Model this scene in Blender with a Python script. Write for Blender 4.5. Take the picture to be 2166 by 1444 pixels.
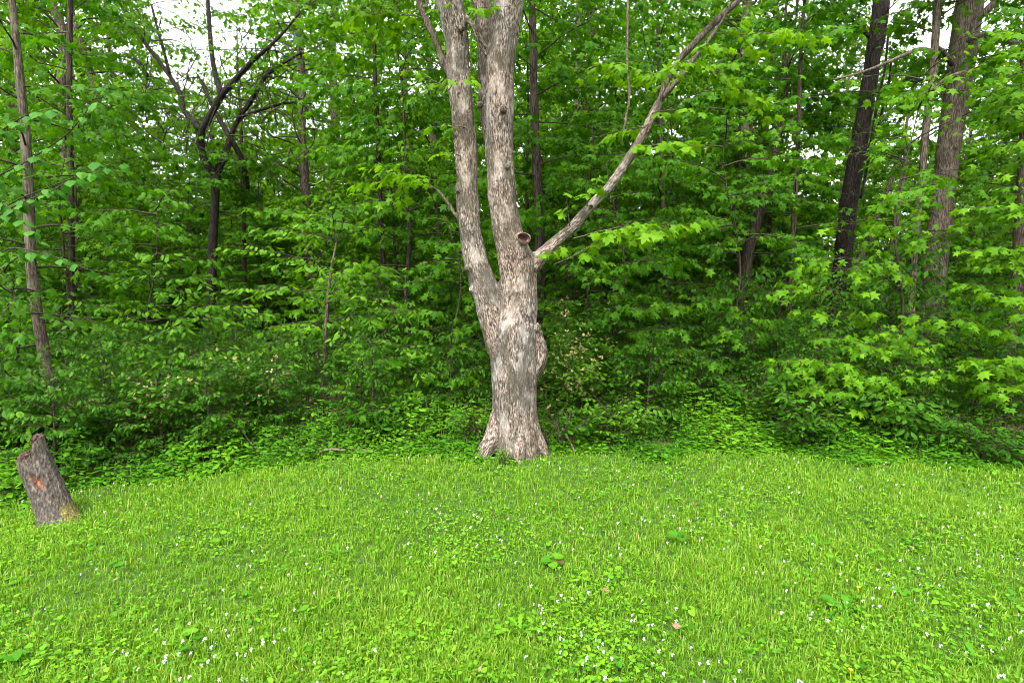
import bpy, bmesh, math, random
import numpy as np
from mathutils import Vector, noise

for o in list(bpy.data.objects):
    bpy.data.objects.remove(o)
SC = bpy.context.scene
COL = SC.collection
RNG = np.random.default_rng(11)
random.seed(5)

# ------------------------------------------------------------------ camera, sky, sun, exposure
F = 1200.0                      # focal length in photograph pixels (2166 wide)
PITCH = math.radians(5.0)       # camera looks this far down
CAM_H = 1.6
cam_d = bpy.data.cameras.new('camera')
cam_d.sensor_width = 36.0
cam_d.lens = F / 2166.0 * 36.0
cam_d.clip_start = 0.05
cam_d.clip_end = 2000.0
cam = bpy.data.objects.new('camera', cam_d)
COL.objects.link(cam)
cam.location = (0, 0, CAM_H)
cam.rotation_euler = (math.radians(90) - PITCH, 0, 0)
SC.camera = cam

SUN_EL, SUN_AZ = math.radians(58), math.radians(200)     # high, behind the camera, veiled by cloud
world = bpy.data.worlds.new('World')
SC.world = world
world.use_nodes = True
wn = world.node_tree
for n in list(wn.nodes):
    wn.nodes.remove(n)
w_out = wn.nodes.new('ShaderNodeOutputWorld')
w_bg = wn.nodes.new('ShaderNodeBackground')
w_sky = wn.nodes.new('ShaderNodeTexSky')
w_sky.sky_type = 'NISHITA'
w_sky.sun_disc = False
w_sky.sun_elevation = SUN_EL
w_sky.sun_rotation = SUN_AZ
w_sky.air_density = 1.0
w_sky.dust_density = 4.0
w_hs = wn.nodes.new('ShaderNodeHueSaturation')            # overcast: the blue is greyed out evenly
w_hs.inputs['Saturation'].default_value = 0.16
wn.links.new(w_sky.outputs[0], w_hs.inputs['Color'])
wn.links.new(w_hs.outputs[0], w_bg.inputs['Color'])
w_bg.inputs['Strength'].default_value = 0.15
wn.links.new(w_bg.outputs[0], w_out.inputs[0])

sun_d = bpy.data.lights.new('sun', 'SUN')
sun_d.energy = 1.5
sun_d.angle = math.radians(35)
sun_d.color = (1.0, 0.96, 0.9)
sun = bpy.data.objects.new('sun', sun_d)
COL.objects.link(sun)
_d = Vector((math.sin(SUN_AZ) * math.cos(SUN_EL), math.cos(SUN_AZ) * math.cos(SUN_EL), math.sin(SUN_EL)))
sun.rotation_euler = _d.to_track_quat('Z', 'Y').to_euler()

SC.view_settings.view_transform = 'Standard'
SC.view_settings.look = 'None'
SC.view_settings.gamma = 1.0
SC.view_settings.use_curve_mapping = False
SC.view_settings.exposure = 2.38
SC.render.engine = 'CYCLES'
SC.cycles.max_bounces = 8
SC.cycles.diffuse_bounces = 5
SC.cycles.transmission_bounces = 5
SC.cycles.glossy_bounces = 2
SC.cycles.pixel_filter_type = 'BLACKMAN_HARRIS'
SC.cycles.filter_width = 0.9
SC.cycles.use_denoising = True
try:
    SC.cycles.denoiser = 'OPENIMAGEDENOISE'
    SC.cycles.denoising_input_passes = 'RGB_ALBEDO_NORMAL'
except Exception:
    pass

# ------------------------------------------------------------------ helpers
CP, SP = math.cos(PITCH), math.sin(PITCH)


def PX(x, y, d):
    """World point seen at photograph pixel (x, y) at forward distance d metres."""
    u, v = (x - 1083.0) / F, (722.0 - y) / F
    ray = np.array([u, CP + v * SP, v * CP - SP])
    return np.array([0, 0, CAM_H]) + ray * (d / ray[1])


def PR(w, d):
    """World radius of something w photograph pixels wide at distance d."""
    return 0.5 * w / F * d


EDGE_X = np.array([-40, -6, -3.9, -3.4, -2.85, -2.15, 0, 2, 3.3, 4.5, 7, 40.])
EDGE_Y = np.array([2.2, 3.3, 4.22, 4.54, 4.91, 5.26, 5.65, 5.6, 5.42, 4.92, 4.0, 2.5])


def edge(x):
    return np.interp(x, EDGE_X, EDGE_Y)


def gz(x, y):
    """Ground height."""
    x = np.asarray(x, float)
    y = np.asarray(y, float)
    e = np.clip(y - edge(x) - 0.6, 0, None)
    z = -0.05 * np.clip(e, 0, 9) + 0.11 * np.clip(e - 16, 0, 30) + 0.02 * np.clip(e - 46, 0, 60)
    z = z + 0.02 * np.sin(x * 1.3 + 0.5) * np.sin(y * 1.1) + 0.012 * np.sin(x * 3.1) * np.cos(y * 2.7)
    return z


def norm(a):
    a = np.asarray(a, float)
    return a / np.maximum(np.linalg.norm(a, axis=-1, keepdims=True), 1e-9)


class Acc:
    """Collects triangles and quads, then links them as one mesh object."""

    def __init__(self):
        self.V, self.T, self.Q, self.A, self.n = [], [], [], [], 0

    def add(self, V, T=None, Q=None, tint=0.5):
        V = np.asarray(V, np.float32).reshape(-1, 3)
        if T is not None and len(T):
            self.T.append(np.asarray(T, np.int64) + self.n)
        if Q is not None and len(Q):
            self.Q.append(np.asarray(Q, np.int64) + self.n)
        self.V.append(V)
        self.A.append(np.broadcast_to(np.asarray(tint, np.float32), (len(V),)))
        self.n += len(V)

    def tube(self, P, rad, sides=6, tint=0.5, cap=True):
        P = np.asarray(P, float)
        n = len(P)
        rad = np.broadcast_to(np.asarray(rad, float), (n,))
        D = norm(np.gradient(P, axis=0))
        ref = np.array([0, 1., 0]) if abs(D[0][1]) < 0.8 else np.array([1., 0, 0])
        a = norm(np.cross(D[0], ref))
        rings = []
        ang = np.linspace(0, 2 * math.pi, sides, endpoint=False)
        for i in range(n):
            a = norm(a - np.dot(a, D[i]) * D[i])
            b = np.cross(D[i], a)
            rings.append(P[i] + rad[i] * (np.cos(ang)[:, None] * a + np.sin(ang)[:, None] * b))
        V = np.concatenate(rings)
        i, j = np.meshgrid(np.arange(n - 1), np.arange(sides), indexing='ij')
        k = (j + 1) % sides
        Q = np.stack([i * sides + j, i * sides + k, (i + 1) * sides + k, (i + 1) * sides + j], -1).reshape(-1, 4)
        T = []
        if cap:
            V = np.concatenate([V, P[:1], P[-1:]])
            jj = np.arange(sides)
            kk = (jj + 1) % sides
            T = np.concatenate([np.stack([kk, jj, np.full(sides, n * sides)], -1),
                                np.stack([(n - 1) * sides + jj, (n - 1) * sides + kk, np.full(sides, n * sides + 1)], -1)])
        self.add(V, T, Q, tint)

    def twigs(self, A, B, C, r0, r1, tint=0.5):
        """Many thin three-sided twigs at once, each through the points A, B, C."""
        A, B, C = (np.asarray(q, float).reshape(-1, 3) for q in (A, B, C))
        n = len(A)
        if not n:
            return
        d = norm(C - A)
        ref = np.where(np.abs(d[:, 2:3]) < 0.9, np.array([[0, 0, 1.]]), np.array([[1., 0, 0]]))
        a = norm(np.cross(d, ref))
        b = np.cross(d, a)
        V = []
        for Pp, r in ((A, r0), (B, (r0 + r1) / 2), (C, r1)):
            for k in range(3):
                t = 2 * math.pi * k / 3
                V.append(Pp + (np.asarray(r).reshape(-1, 1) if np.ndim(r) else r) * (math.cos(t) * a + math.sin(t) * b))
        V = np.stack(V, 1).reshape(-1, 3)
        base = np.arange(n)[:, None, None] * 9
        q = []
        for s in range(2):
            for k in range(3):
                q.append([s * 3 + k, s * 3 + (k + 1) % 3, s * 3 + 3 + (k + 1) % 3, s * 3 + 3 + k])
        self.add(V, None, (base + np.array(q)[None]).reshape(-1, 4), tint)

    def leaves(self, P, D, U, S, tpl, tint):
        """Instances of a leaf template: at P, tip towards D, face towards U, length S."""
        tv, tf = tpl
        P, D = np.asarray(P, float), norm(D)
        n = len(P)
        if not n:
            return
        N = norm(U - np.sum(U * D, -1, keepdims=True) * D)
        B = np.cross(N, D)
        S = np.broadcast_to(np.asarray(S, float), (n,))[:, None, None]
        V = P[:, None] + S * (tv[None, :, 0:1] * D[:, None] + tv[None, :, 1:2] * B[:, None] + tv[None, :, 2:3] * N[:, None])
        m = len(tv)
        T = (np.arange(n)[:, None, None] * m + tf[None]).reshape(-1, 3)
        self.add(V.reshape(-1, 3), T, None, np.repeat(np.broadcast_to(np.asarray(tint, float), (n,)), m))

    def mesh(self, name, mat, smooth=False):
        me = bpy.data.meshes.new(name)
        V = np.concatenate(self.V)
        T = np.concatenate(self.T) if self.T else np.zeros((0, 3), np.int64)
        Q = np.concatenate(self.Q) if self.Q else np.zeros((0, 4), np.int64)
        me.vertices.add(len(V))
        me.vertices.foreach_set('co', V.astype(np.float32).ravel())
        loops = np.concatenate([T.ravel(), Q.ravel()]).astype(np.int32)
        me.loops.add(len(loops))
        me.loops.foreach_set('vertex_index', loops)
        st = np.concatenate([np.arange(len(T)) * 3, len(T) * 3 + np.arange(len(Q)) * 4]).astype(np.int32)
        me.polygons.add(len(st))
        me.polygons.foreach_set('loop_start', st)
        if smooth:
            me.polygons.foreach_set('use_smooth', np.ones(len(st), bool))
        else:
            me.polygons.foreach_set('use_smooth', np.zeros(len(st), bool))
        at = me.attributes.new('tint', 'FLOAT', 'POINT')
        at.data.foreach_set('value', np.concatenate(self.A).astype(np.float32))
        me.update(calc_edges=True)
        me.materials.append(mat)
        return me

    def build(self, name, mat, parent=None, smooth=False):
        return link(name, self.mesh(name, mat, smooth), parent)


def link(name, me, parent=None, loc=None):
    o = bpy.data.objects.new(name, me)
    COL.objects.link(o)
    if parent is not None:
        o.parent = parent
        o.matrix_parent_inverse = parent.matrix_world.inverted() if parent.matrix_world else o.matrix_parent_inverse
    if loc is not None:
        o.location = loc
    return o


def tag(o, label=None, cat=None, group=None, kind=None):
    if label:
        o['label'] = label
    if cat:
        o['category'] = cat
    if group:
        o['group'] = group
    if kind:
        o['kind'] = kind
    return o


def root(name, loc, label, cat, group=None):
    o = bpy.data.objects.new(name, None)
    COL.objects.link(o)
    o.location = tuple(float(q) for q in loc)
    o.empty_display_size = 0.2
    bpy.context.view_layer.update()
    return tag(o, label, cat, group)


# ------------------------------------------------------------------ materials
def nodes(name):
    m = bpy.data.materials.new(name)
    m.use_nodes = True
    nt = m.node_tree
    for n in list(nt.nodes):
        nt.nodes.remove(n)
    return m, nt, nt.nodes.new('ShaderNodeOutputMaterial')


def ramp(nt, fac, stops):
    r = nt.nodes.new('ShaderNodeValToRGB')
    e = r.color_ramp.elements
    while len(e) < len(stops):
        e.new(0.5)
    for q, (p, c) in zip(e, stops):
        q.position = p
        q.color = (c[0], c[1], c[2], 1)
    nt.links.new(fac, r.inputs[0])
    return r.outputs[0]


def attr(nt, name):
    a = nt.nodes.new('ShaderNodeAttribute')
    a.attribute_name = name
    return a


def leaf_mat(name, stops, trans=0.48, tcol=(1.45, 1.4, 0.45), rough=0.55, spec=0.1):
    m, nt, out = nodes(name)
    a = attr(nt, 'tint')
    col = ramp(nt, a.outputs['Fac'], stops)
    p = nt.nodes.new('ShaderNodeBsdfPrincipled')
    p.inputs['Roughness'].default_value = rough
    p.inputs['Specular IOR Level'].default_value = spec
    nt.links.new(col, p.inputs['Base Color'])
    mul = nt.nodes.new('ShaderNodeMix')
    mul.data_type = 'RGBA'
    mul.blend_type = 'MULTIPLY'
    mul.clamp_result = False
    mul.inputs[0].default_value = 1
    nt.links.new(col, mul.inputs[6])
    mul.inputs[7].default_value = (*tcol, 1)
    t = nt.nodes.new('ShaderNodeBsdfTranslucent')
    nt.links.new(mul.outputs[2], t.inputs['Color'])
    mx = nt.nodes.new('ShaderNodeMixShader')
    mx.inputs[0].default_value = trans
    nt.links.new(p.outputs[0], mx.inputs[1])
    nt.links.new(t.outputs[0], mx.inputs[2])
    nt.links.new(mx.outputs[0], out.inputs[0])
    return m


def bark_mat(name, base, dark, light, scale=1.0, coord='Object', moss=None, bump=0.5, lichen=0.5, stretch=0.16):
    m, nt, out = nodes(name)
    L = nt.links.new
    mp = nt.nodes.new('ShaderNodeMapping')
    if coord == 'Object':
        tc = nt.nodes.new('ShaderNodeTexCoord')
        L(tc.outputs['Object'], mp.inputs[0])
        mp.inputs['Scale'].default_value = (1, 1, stretch)
    else:
        L(attr(nt, coord).outputs['Vector'], mp.inputs[0])
        mp.inputs['Scale'].default_value = (1, 1, stretch)

    def nz(sc, det=4, rough=0.6, vec=mp.outputs[0]):
        n = nt.nodes.new('ShaderNodeTexNoise')
        n.inputs['Scale'].default_value = sc * scale
        n.inputs['Detail'].default_value = det
        n.inputs['Roughness'].default_value = rough
        L(vec, n.inputs['Vector'])
        return n.outputs['Fac']

    fine = nz(70, 5, 0.65)
    mid = nz(22, 4)
    mp2 = nt.nodes.new('ShaderNodeMapping')
    mp2.inputs['Scale'].default_value = (1, 1, 1 / stretch * 0.55)
    L(mp.outputs[0], mp2.inputs[0])
    blot = nz(5, 5, 0.65, mp2.outputs[0])
    c1 = ramp(nt, fine, [(0.40, dark), (0.485, tuple(.5 * p + .5 * q for p, q in zip(dark, base))), (0.545, base), (0.64, light)])
    c2 = ramp(nt, mid, [(0.3, (0.45, 0.43, 0.4)), (0.5, (1, 1, 1)), (1, (1, 1, 1))])
    mul = nt.nodes.new('ShaderNodeMix')
    mul.data_type = 'RGBA'
    mul.blend_type = 'MULTIPLY'
    mul.inputs[0].default_value = 1
    L(c1, mul.inputs[6])
    L(c2, mul.inputs[7])
    col = mul.outputs[2]
    if lichen:
        f = ramp(nt, blot, [(0.5, (0, 0, 0)), (0.62, (lichen,) * 3)])
        mx = nt.nodes.new('ShaderNodeMix')
        mx.data_type = 'RGBA'
        L(f, mx.inputs[0])
        L(col, mx.inputs[6])
        mx.inputs[7].default_value = (*light, 1)
        col = mx.outputs[2]
    if moss:
        mp3 = nt.nodes.new('ShaderNodeMapping')
        mp3.inputs['Location'].default_value = (3.1, 7.7, 1.3)
        L(mp2.outputs[0], mp3.inputs[0])
        b2 = nz(4.2, 6, 0.7, mp3.outputs[0])
        f = ramp(nt, b2, [(0.49, (0, 0, 0)), (0.58, (0.75,) * 3)])
        mx = nt.nodes.new('ShaderNodeMix')
        mx.data_type = 'RGBA'
        L(f, mx.inputs[0])
        L(col, mx.inputs[6])
        mx.inputs[7].default_value = (*moss, 1)
        col = mx.outputs[2]
        # warm tan low on the bole, cooler grey in broad patches above
        b3 = nz(1.1, 3, 0.5, mp2.outputs[0])
        f = ramp(nt, b3, [(0.42, (1.1, 1.0, 0.93)), (0.58, (0.97, 1.0, 1.03))])
        mw = nt.nodes.new('ShaderNodeMix')
        mw.data_type = 'RGBA'
        mw.blend_type = 'MULTIPLY'
        mw.clamp_result = False
        mw.inputs[0].default_value = 1
        L(col, mw.inputs[6])
        L(f, mw.inputs[7])
        col = mw.outputs[2]
    p = nt.nodes.new('ShaderNodeBsdfPrincipled')
    p.inputs['Roughness'].default_value = 0.9
    p.inputs['Specular IOR Level'].default_value = 0.15
    L(col, p.inputs['Base Color'])
    add = nt.nodes.new('ShaderNodeMath')
    add.operation = 'ADD'
    L(fine, add.inputs[0])
    L(mid, add.inputs[1])
    bp = nt.nodes.new('ShaderNodeBump')
    bp.inputs['Strength'].default_value = bump
    bp.inputs['Distance'].default_value = 0.02
    L(add.outputs[0], bp.inputs['Height'])
    L(bp.outputs[0], p.inputs['Normal'])
    L(p.outputs[0], out.inputs[0])
    return m


def plain_mat(name, col, rough=0.85, var=0.3, scale=30):
    m, nt, out = nodes(name)
    tc = nt.nodes.new('ShaderNodeTexCoord')
    n = nt.nodes.new('ShaderNodeTexNoise')
    n.inputs['Scale'].default_value = scale
    n.inputs['Detail'].default_value = 4
    nt.links.new(tc.outputs['Object'], n.inputs['Vector'])
    c = ramp(nt, n.outputs['Fac'], [(0.3, tuple(q * (1 - var) for q in col)), (0.7, tuple(q * (1 + var) for q in col))])
    p = nt.nodes.new('ShaderNodeBsdfPrincipled')
    p.inputs['Roughness'].default_value = rough
    p.inputs['Specular IOR Level'].default_value = 0.2
    nt.links.new(c, p.inputs['Base Color'])
    nt.links.new(p.outputs[0], out.inputs[0])
    return m


M = {}
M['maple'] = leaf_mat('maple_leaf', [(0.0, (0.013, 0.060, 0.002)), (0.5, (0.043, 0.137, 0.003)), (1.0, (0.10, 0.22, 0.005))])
M['ovate'] = leaf_mat('ovate_leaf', [(0.0, (0.014, 0.060, 0.003)), (0.5, (0.041, 0.132, 0.005)), (1.0, (0.09, 0.205, 0.009))], rough=0.5)
M['mulberry'] = leaf_mat('broad_leaf', [(0.0, (0.016, 0.08, 0.006)), (1.0, (0.046, 0.15, 0.011))], trans=0.35, tcol=(1.3, 1.35, 0.7))
M['cover'] = leaf_mat('ground_cover_leaf', [(0.0, (0.020, 0.09, 0.004)), (0.5, (0.048, 0.165, 0.006)), (1.0, (0.10, 0.235, 0.010))])
M['grass'] = leaf_mat('grass_blade', [(0.0, (0.042, 0.14, 0.005)), (0.5, (0.098, 0.225, 0.009)), (0.85, (0.175, 0.295, 0.018)), (1.0, (0.32, 0.33, 0.09))], rough=0.5, spec=0.3)
M['weed'] = leaf_mat('lawn_weed_leaf', [(0.0, (0.035, 0.15, 0.008)), (0.5, (0.085, 0.24, 0.011)), (1.0, (0.17, 0.32, 0.016))])
M['petal'] = leaf_mat('white_petal', [(0.0, (0.42, 0.42, 0.46)), (1.0, (0.56, 0.56, 0.58))], trans=0.25, tcol=(1, 1, 1))
M['cream'] = leaf_mat('cream_blossom', [(0.0, (0.30, 0.27, 0.08)), (1.0, (0.42, 0.40, 0.18))], trans=0.3, tcol=(1, 1, 0.9))
M['yellow'] = leaf_mat('yellow_petal', [(0.0, (0.75, 0.5, 0.02)), (1.0, (0.85, 0.6, 0.03))], trans=0.2, tcol=(1, 1, 1))
M['deadleaf'] = leaf_mat('dead_leaf', [(0.0, (0.07, 0.036, 0.018)), (0.6, (0.14, 0.085, 0.045)), (1.0, (0.24, 0.17, 0.11))], trans=0.15, tcol=(1.1, 1, 0.8), rough=0.7)
M['bark_big'] = bark_mat('pale_maple_bark', (0.178, 0.148, 0.124), (0.03, 0.025, 0.019), (0.30, 0.278, 0.255), 1.15, coord='bark', moss=(0.045, 0.042, 0.03), bump=1.0, lichen=0.55, stretch=0.3)
M['bark_limb'] = bark_mat('limb_bark', (0.075, 0.058, 0.043), (0.022, 0.017, 0.013), (0.12, 0.1, 0.08), 1.2, lichen=0.3)
M['bark_pale'] = bark_mat('pale_bark', (0.17, 0.13, 0.095), (0.06, 0.045, 0.03), (0.24, 0.2, 0.16), 1.2)
M['bark_grey'] = bark_mat('grey_bark', (0.105, 0.082, 0.059), (0.03, 0.023, 0.017), (0.16, 0.135, 0.105), 1.2)
M['bark_black'] = bark_mat('near_black_bark', (0.022, 0.017, 0.014), (0.006, 0.005, 0.004), (0.045, 0.036, 0.03), 1.0, lichen=0.3)
M['bark_dark'] = bark_mat('dark_bark', (0.045, 0.033, 0.024), (0.012, 0.009, 0.007), (0.08, 0.062, 0.046), 1.0, lichen=0.3)
M['twig'] = bark_mat('twig_bark', (0.045, 0.036, 0.024), (0.02, 0.015, 0.01), (0.08, 0.066, 0.045), 1.5, lichen=0.2, bump=0.2)
M['greentwig'] = plain_mat('green_stem', (0.05, 0.11, 0.015))
M['rot'] = bark_mat('rotten_wood', (0.055, 0.036, 0.025), (0.016, 0.01, 0.007), (0.1, 0.072, 0.052), 1.0, lichen=0.25, bump=0.8, stretch=0.6)
M['deadwood'] = bark_mat('weathered_wood', (0.12, 0.09, 0.066), (0.04, 0.03, 0.02), (0.18, 0.15, 0.12), 1.3, bump=0.5, stretch=0.6)
M['scar'] = plain_mat('callus_bark', (0.125, 0.088, 0.066), var=0.35, scale=45)
M['hollow'] = plain_mat('hollow_wood', (0.04, 0.019, 0.013), var=0.5, scale=60)

# ------------------------------------------------------------------ leaf templates (length 1 along x)


def fan(half, centre, droop=0.22, fold=0.25):
    """Leaf from a half outline (x, y) base..tip, mirrored, fanned from a point on the midrib."""
    pts = [centre] + [tuple(p) for p in half] + [(x, -y) for x, y in half[-2:0:-1]]
    v = np.array([[x, y, -droop * x * x - fold * abs(y) + 0.0] for x, y in pts])
    n = len(pts) - 1
    f = np.array([[0, 1 + (i + 1) % n, 1 + i] for i in range(n)])[:, ::-1]
    return v, f


MAPLE_HI = fan([(0, 0), (-0.06, 0.2), (0.12, 0.44), (0.26, 0.27), (0.6, 0.56), (0.58, 0.2), (0.76, 0.2), (1, 0)], (0.3, 0), 0.28, 0.22)
MAPLE = fan([(0, 0), (0.08, 0.44), (0.28, 0.22), (0.62, 0.54), (0.6, 0.17), (1, 0)], (0.3, 0), 0.28, 0.22)
MAPLE_LO = (np.array([[0, 0, 0], [0.5, 0.5, -0.15], [0.58, 0.16, -0.1], [1, 0, -0.28], [0.58, -0.16, -0.1], [0.5, -0.5, -0.15]], float),
            np.array([[0, 2, 1], [0, 3, 2], [0, 4, 3], [0, 5, 4]])[:, ::-1])
OVATE = fan([(0, 0), (0.22, 0.22), (0.52, 0.25), (0.8, 0.12), (1, 0)], (0.5, 0), 0.2, 0.3)
OVATE_LO = (np.array([[0, 0, 0], [0.42, 0.26, -0.02], [1, 0, -0.2], [0.42, -0.26, -0.02]], float), np.array([[0, 1, 2], [0, 2, 3]])[:, ::-1])
HEART = fan([(0, 0), (-0.12, 0.28), (0.15, 0.5), (0.5, 0.46), (0.82, 0.24), (1, 0)], (0.35, 0), 0.15, -0.18)
ROUND = fan([(0, 0), (-0.05, 0.3), (0.25, 0.52), (0.65, 0.5), (0.93, 0.22), (1, 0)], (0.4, 0), 0.1, -0.1)
HEART_LO = fan([(0, 0), (0.1, 0.46), (0.6, 0.42), (1, 0)], (0.35, 0), 0.15, -0.15)


def dandelion_leaf():
    half = [(0, 0.015), (0.18, 0.05), (0.24, 0.1), (0.32, 0.06), (0.42, 0.14), (0.5, 0.09), (0.62, 0.18), (0.7, 0.13), (0.85, 0.15), (1.0, 0.0)]
    v, f = [], []
    for x, y in half:
        z = 0.34 * x - 0.42 * x * x
        v += [[x, y, z + 0.05 * (y > 0.08)], [x, 0, z - 0.02], [x, -y, z + 0.05 * (y > 0.08)]]
    for i in range(len(half) - 1):
        a, b = 3 * i, 3 * i + 3
        f += [[a, a + 1, b + 1], [a, b + 1, b], [a + 1, a + 2, b + 2], [a + 1, b + 2, b + 1]]
    return np.array(v, float), np.array(f)


DANDELION = dandelion_leaf()
PLANTAIN = fan([(0, 0.02), (0.2, 0.08), (0.4, 0.2), (0.65, 0.22), (0.88, 0.12), (1, 0)], (0.55, 0), 0.25, -0.12)

# ------------------------------------------------------------------ branches that carry leaves


def rotz(v, a):
    c, s = np.cos(a), np.sin(a)
    return np.stack([v[..., 0] * c - v[..., 1] * s, v[..., 0] * s + v[..., 1] * c, v[..., 2]], -1)


SIGHT = [(np.array(a, float), b, c) for a, b, c in (          # trunks the foliage stands clear of: (y, x) marks, half width, distance
    ([(0, 2055), (100, 2040), (200, 2025), (320, 2010), (420, 1998), (560, 1985), (720, 1972)], 30, 9.3),
    ([(0, 1862), (100, 1850), (200, 1835), (300, 1818), (400, 1800), (520, 1785), (700, 1770)], 22, 11.5),
    ([(0, 25), (120, 38), (230, 48), (370, 60), (480, 62), (570, 65), (700, 85), (840, 106)], 13, 6.0),
    ([(20, 560), (110, 560), (140, 520), (200, 468), (255, 438), (290, 421), (335, 430), (372, 456), (430, 456)], 16, 10.4),
    ([(430, 1615), (500, 1590), (560, 1575), (650, 1578), (760, 1590), (880, 1598)], 13, 9.6),
    ([(620, 692), (650, 690), (760, 685), (840, 691)], 6, 6.6))]


def clip_lawn(P, back=-0.15, thin=.72):
    ok = clip_edge(P, back)
    v = P - np.array([0, 0, CAM_H])
    fw = v[:, 1] * CP - v[:, 2] * SP
    px = 1083 + F * v[:, 0] / fw
    py = 722 - F * (v[:, 1] * SP + v[:, 2] * CP) / fw
    for m, w, d in SIGHT:
        hit = (np.abs(px - np.interp(py, m[:, 0], m[:, 1])) < w + 6) & (py > m[0, 0] - 30) & (py < m[-1, 0]) & (P[:, 1] < d)
        ok &= ~(hit & (RNG.random(len(P)) < (.92 if d > 10 else thin)))
    return ok


def clip_edge(P, back=-0.15):
    """Keeps what grows over the wood, away from the mown lawn and clear of the big trunk."""
    ok = P[:, 1] > edge(P[:, 0]) + back
    ok &= ~((np.abs(P[:, 0] - 0.02) < 0.45) & (P[:, 1] < 6.15))
    return ok


def spray(lf, wd, p0, d0, L, r0, tpl, size, tint, gap=0.075, twig=0.42, tgap=0.12, droop=0.5, hang=0.72, jit=0.5,
          keep=0.85, start=0.2, clip=None, path=None, tiny=True, lw=0.12):
    """One branch: a curved axis, side twigs in a flat layer, leaves in pairs along the twigs."""
    n = 9
    if path is None:
        d = norm(d0)
        P = [np.asarray(p0, float)]
        side = norm(np.cross(d, [0, 0, 1]) + 1e-6)
        w = RNG.normal(0, 0.22)
        for i in range(n - 1):
            s = i / (n - 1)
            dd = norm(d + np.array([0, 0, -droop * s]) + side * w * math.sin(3 * s + w * 9) + RNG.normal(0, 0.05, 3))
            P.append(P[-1] + dd * L / (n - 1))
        P = np.array(P)
    else:
        P = np.asarray(path, float)
        n = len(P)
        L = np.sum(np.linalg.norm(np.diff(P, axis=0), axis=1))
    s = np.linspace(0, 1, n)
    wd.tube(P, r0 * (1 - 0.86 * s), 5 if r0 > 0.012 else 4, 0.5, cap=False)
    k = max(3, int(L * (1 - start) / tgap))
    t = np.sort(start + (1 - start) * (np.arange(k) + RNG.random(k) * 0.8) / k)
    t[-1] = 1.0
    A = np.stack([np.interp(t, s, P[:, c]) for c in range(3)], -1)
    G = norm(np.gradient(P, axis=0))
    Dm = norm(np.stack([np.interp(t, s, G[:, c]) for c in range(3)], -1) * np.array([1, 1, 0.5]))
    sg = np.where(np.arange(k) % 2, 1.0, -1.0)
    ang = sg * np.radians(RNG.uniform(32, 68, k))
    ang[-1] = 0
    Dt = rotz(Dm, ang)
    Dt[:, 2] += RNG.uniform(-0.5, 0.4, k)
    Dt = norm(Dt)
    tl = np.minimum(twig * L * (1.08 - t), 0.75) * RNG.uniform(0.6, 1.2, k) + 1.2 * gap
    m = int(np.max(tl) / gap) + 1
    u = (np.arange(m) + 0.6)[None] * gap / tl[:, None]
    u = u + RNG.normal(0, 0.1, u.shape) * gap / tl[:, None]
    ok = u < 1.04
    C = A + Dt * tl[:, None] + np.array([0, 0, -0.14]) * (tl ** 1.5)[:, None]
    B = A + Dt * tl[:, None] * 0.5
    if tiny:
        sel = np.ones(k, bool) if clip is None else clip(C)
        wd.twigs(A[sel], B[sel], C[sel], 0.0025 + r0 * 0.06, 0.0012)
    Pl = A[:, None] + Dt[:, None] * (tl[:, None] * u)[..., None]
    Pl[..., 2] -= 0.14 * (tl[:, None] * u) ** 1.5
    for sd in (-1, 1):
        kp = ok & (RNG.random(u.shape) < keep)
        p = Pl[kp]
        dl = np.broadcast_to(Dt[:, None], Pl.shape)[kp]
        q = len(p)
        if not q:
            continue
        dl = rotz(dl, sd * np.radians(RNG.uniform(25, 75, q)))
        dl[:, 2] = dl[:, 2] * 0.4 - RNG.uniform(0.1, 1, q) * hang * 1.6
        dl = norm(dl + RNG.normal(0, 0.12, (q, 3)))
        p = p + dl * np.array([1, 1, 0.3]) * size * 0.35
        U = np.array([0, 0, 1.0]) + RNG.normal(0, jit, (q, 3))
        if clip is not None:
            c = clip(p)
            p, dl, U = p[c], dl[c], U[c]
            q = len(p)
        if q:
            lf.leaves(p, dl, U, size * RNG.uniform(0.5, 1.25, q), tpl, np.clip(tint + RNG.normal(0, lw, q), 0, 1))


def crown(lf, wd, P, z0, z1, n, L0, L1, tpl, size, tint, el=(0.05, 0.5), r=0.012, clip=None, az=None, **kw):
    """n branches up a trunk path P between heights z0 and z1, L0 long at the bottom and L1 at the top."""
    P = np.asarray(P)
    az0 = RNG.random() * 6.28
    for i in range(n):
        f = (i + RNG.random()) / n
        z = z0 + (z1 - z0) * f
        p = np.array([np.interp(z, P[:, 2], P[:, c]) for c in range(3)])
        a = az0 + i * 2.4 + RNG.normal(0, 0.3) if az is None else RNG.uniform(*az)
        e = el[0] + (el[1] - el[0]) * f + RNG.normal(0, 0.2)
        L = (L0 + (L1 - L0) * f) * RNG.uniform(0.7, 1.2)
        spray(lf, wd, p, [math.cos(a), math.sin(a), e], L, r * (0.6 + 0.4 * L / max(L0, L1)), tpl, size, tint + RNG.normal(0, 0.05), clip=clip, **kw)


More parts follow.
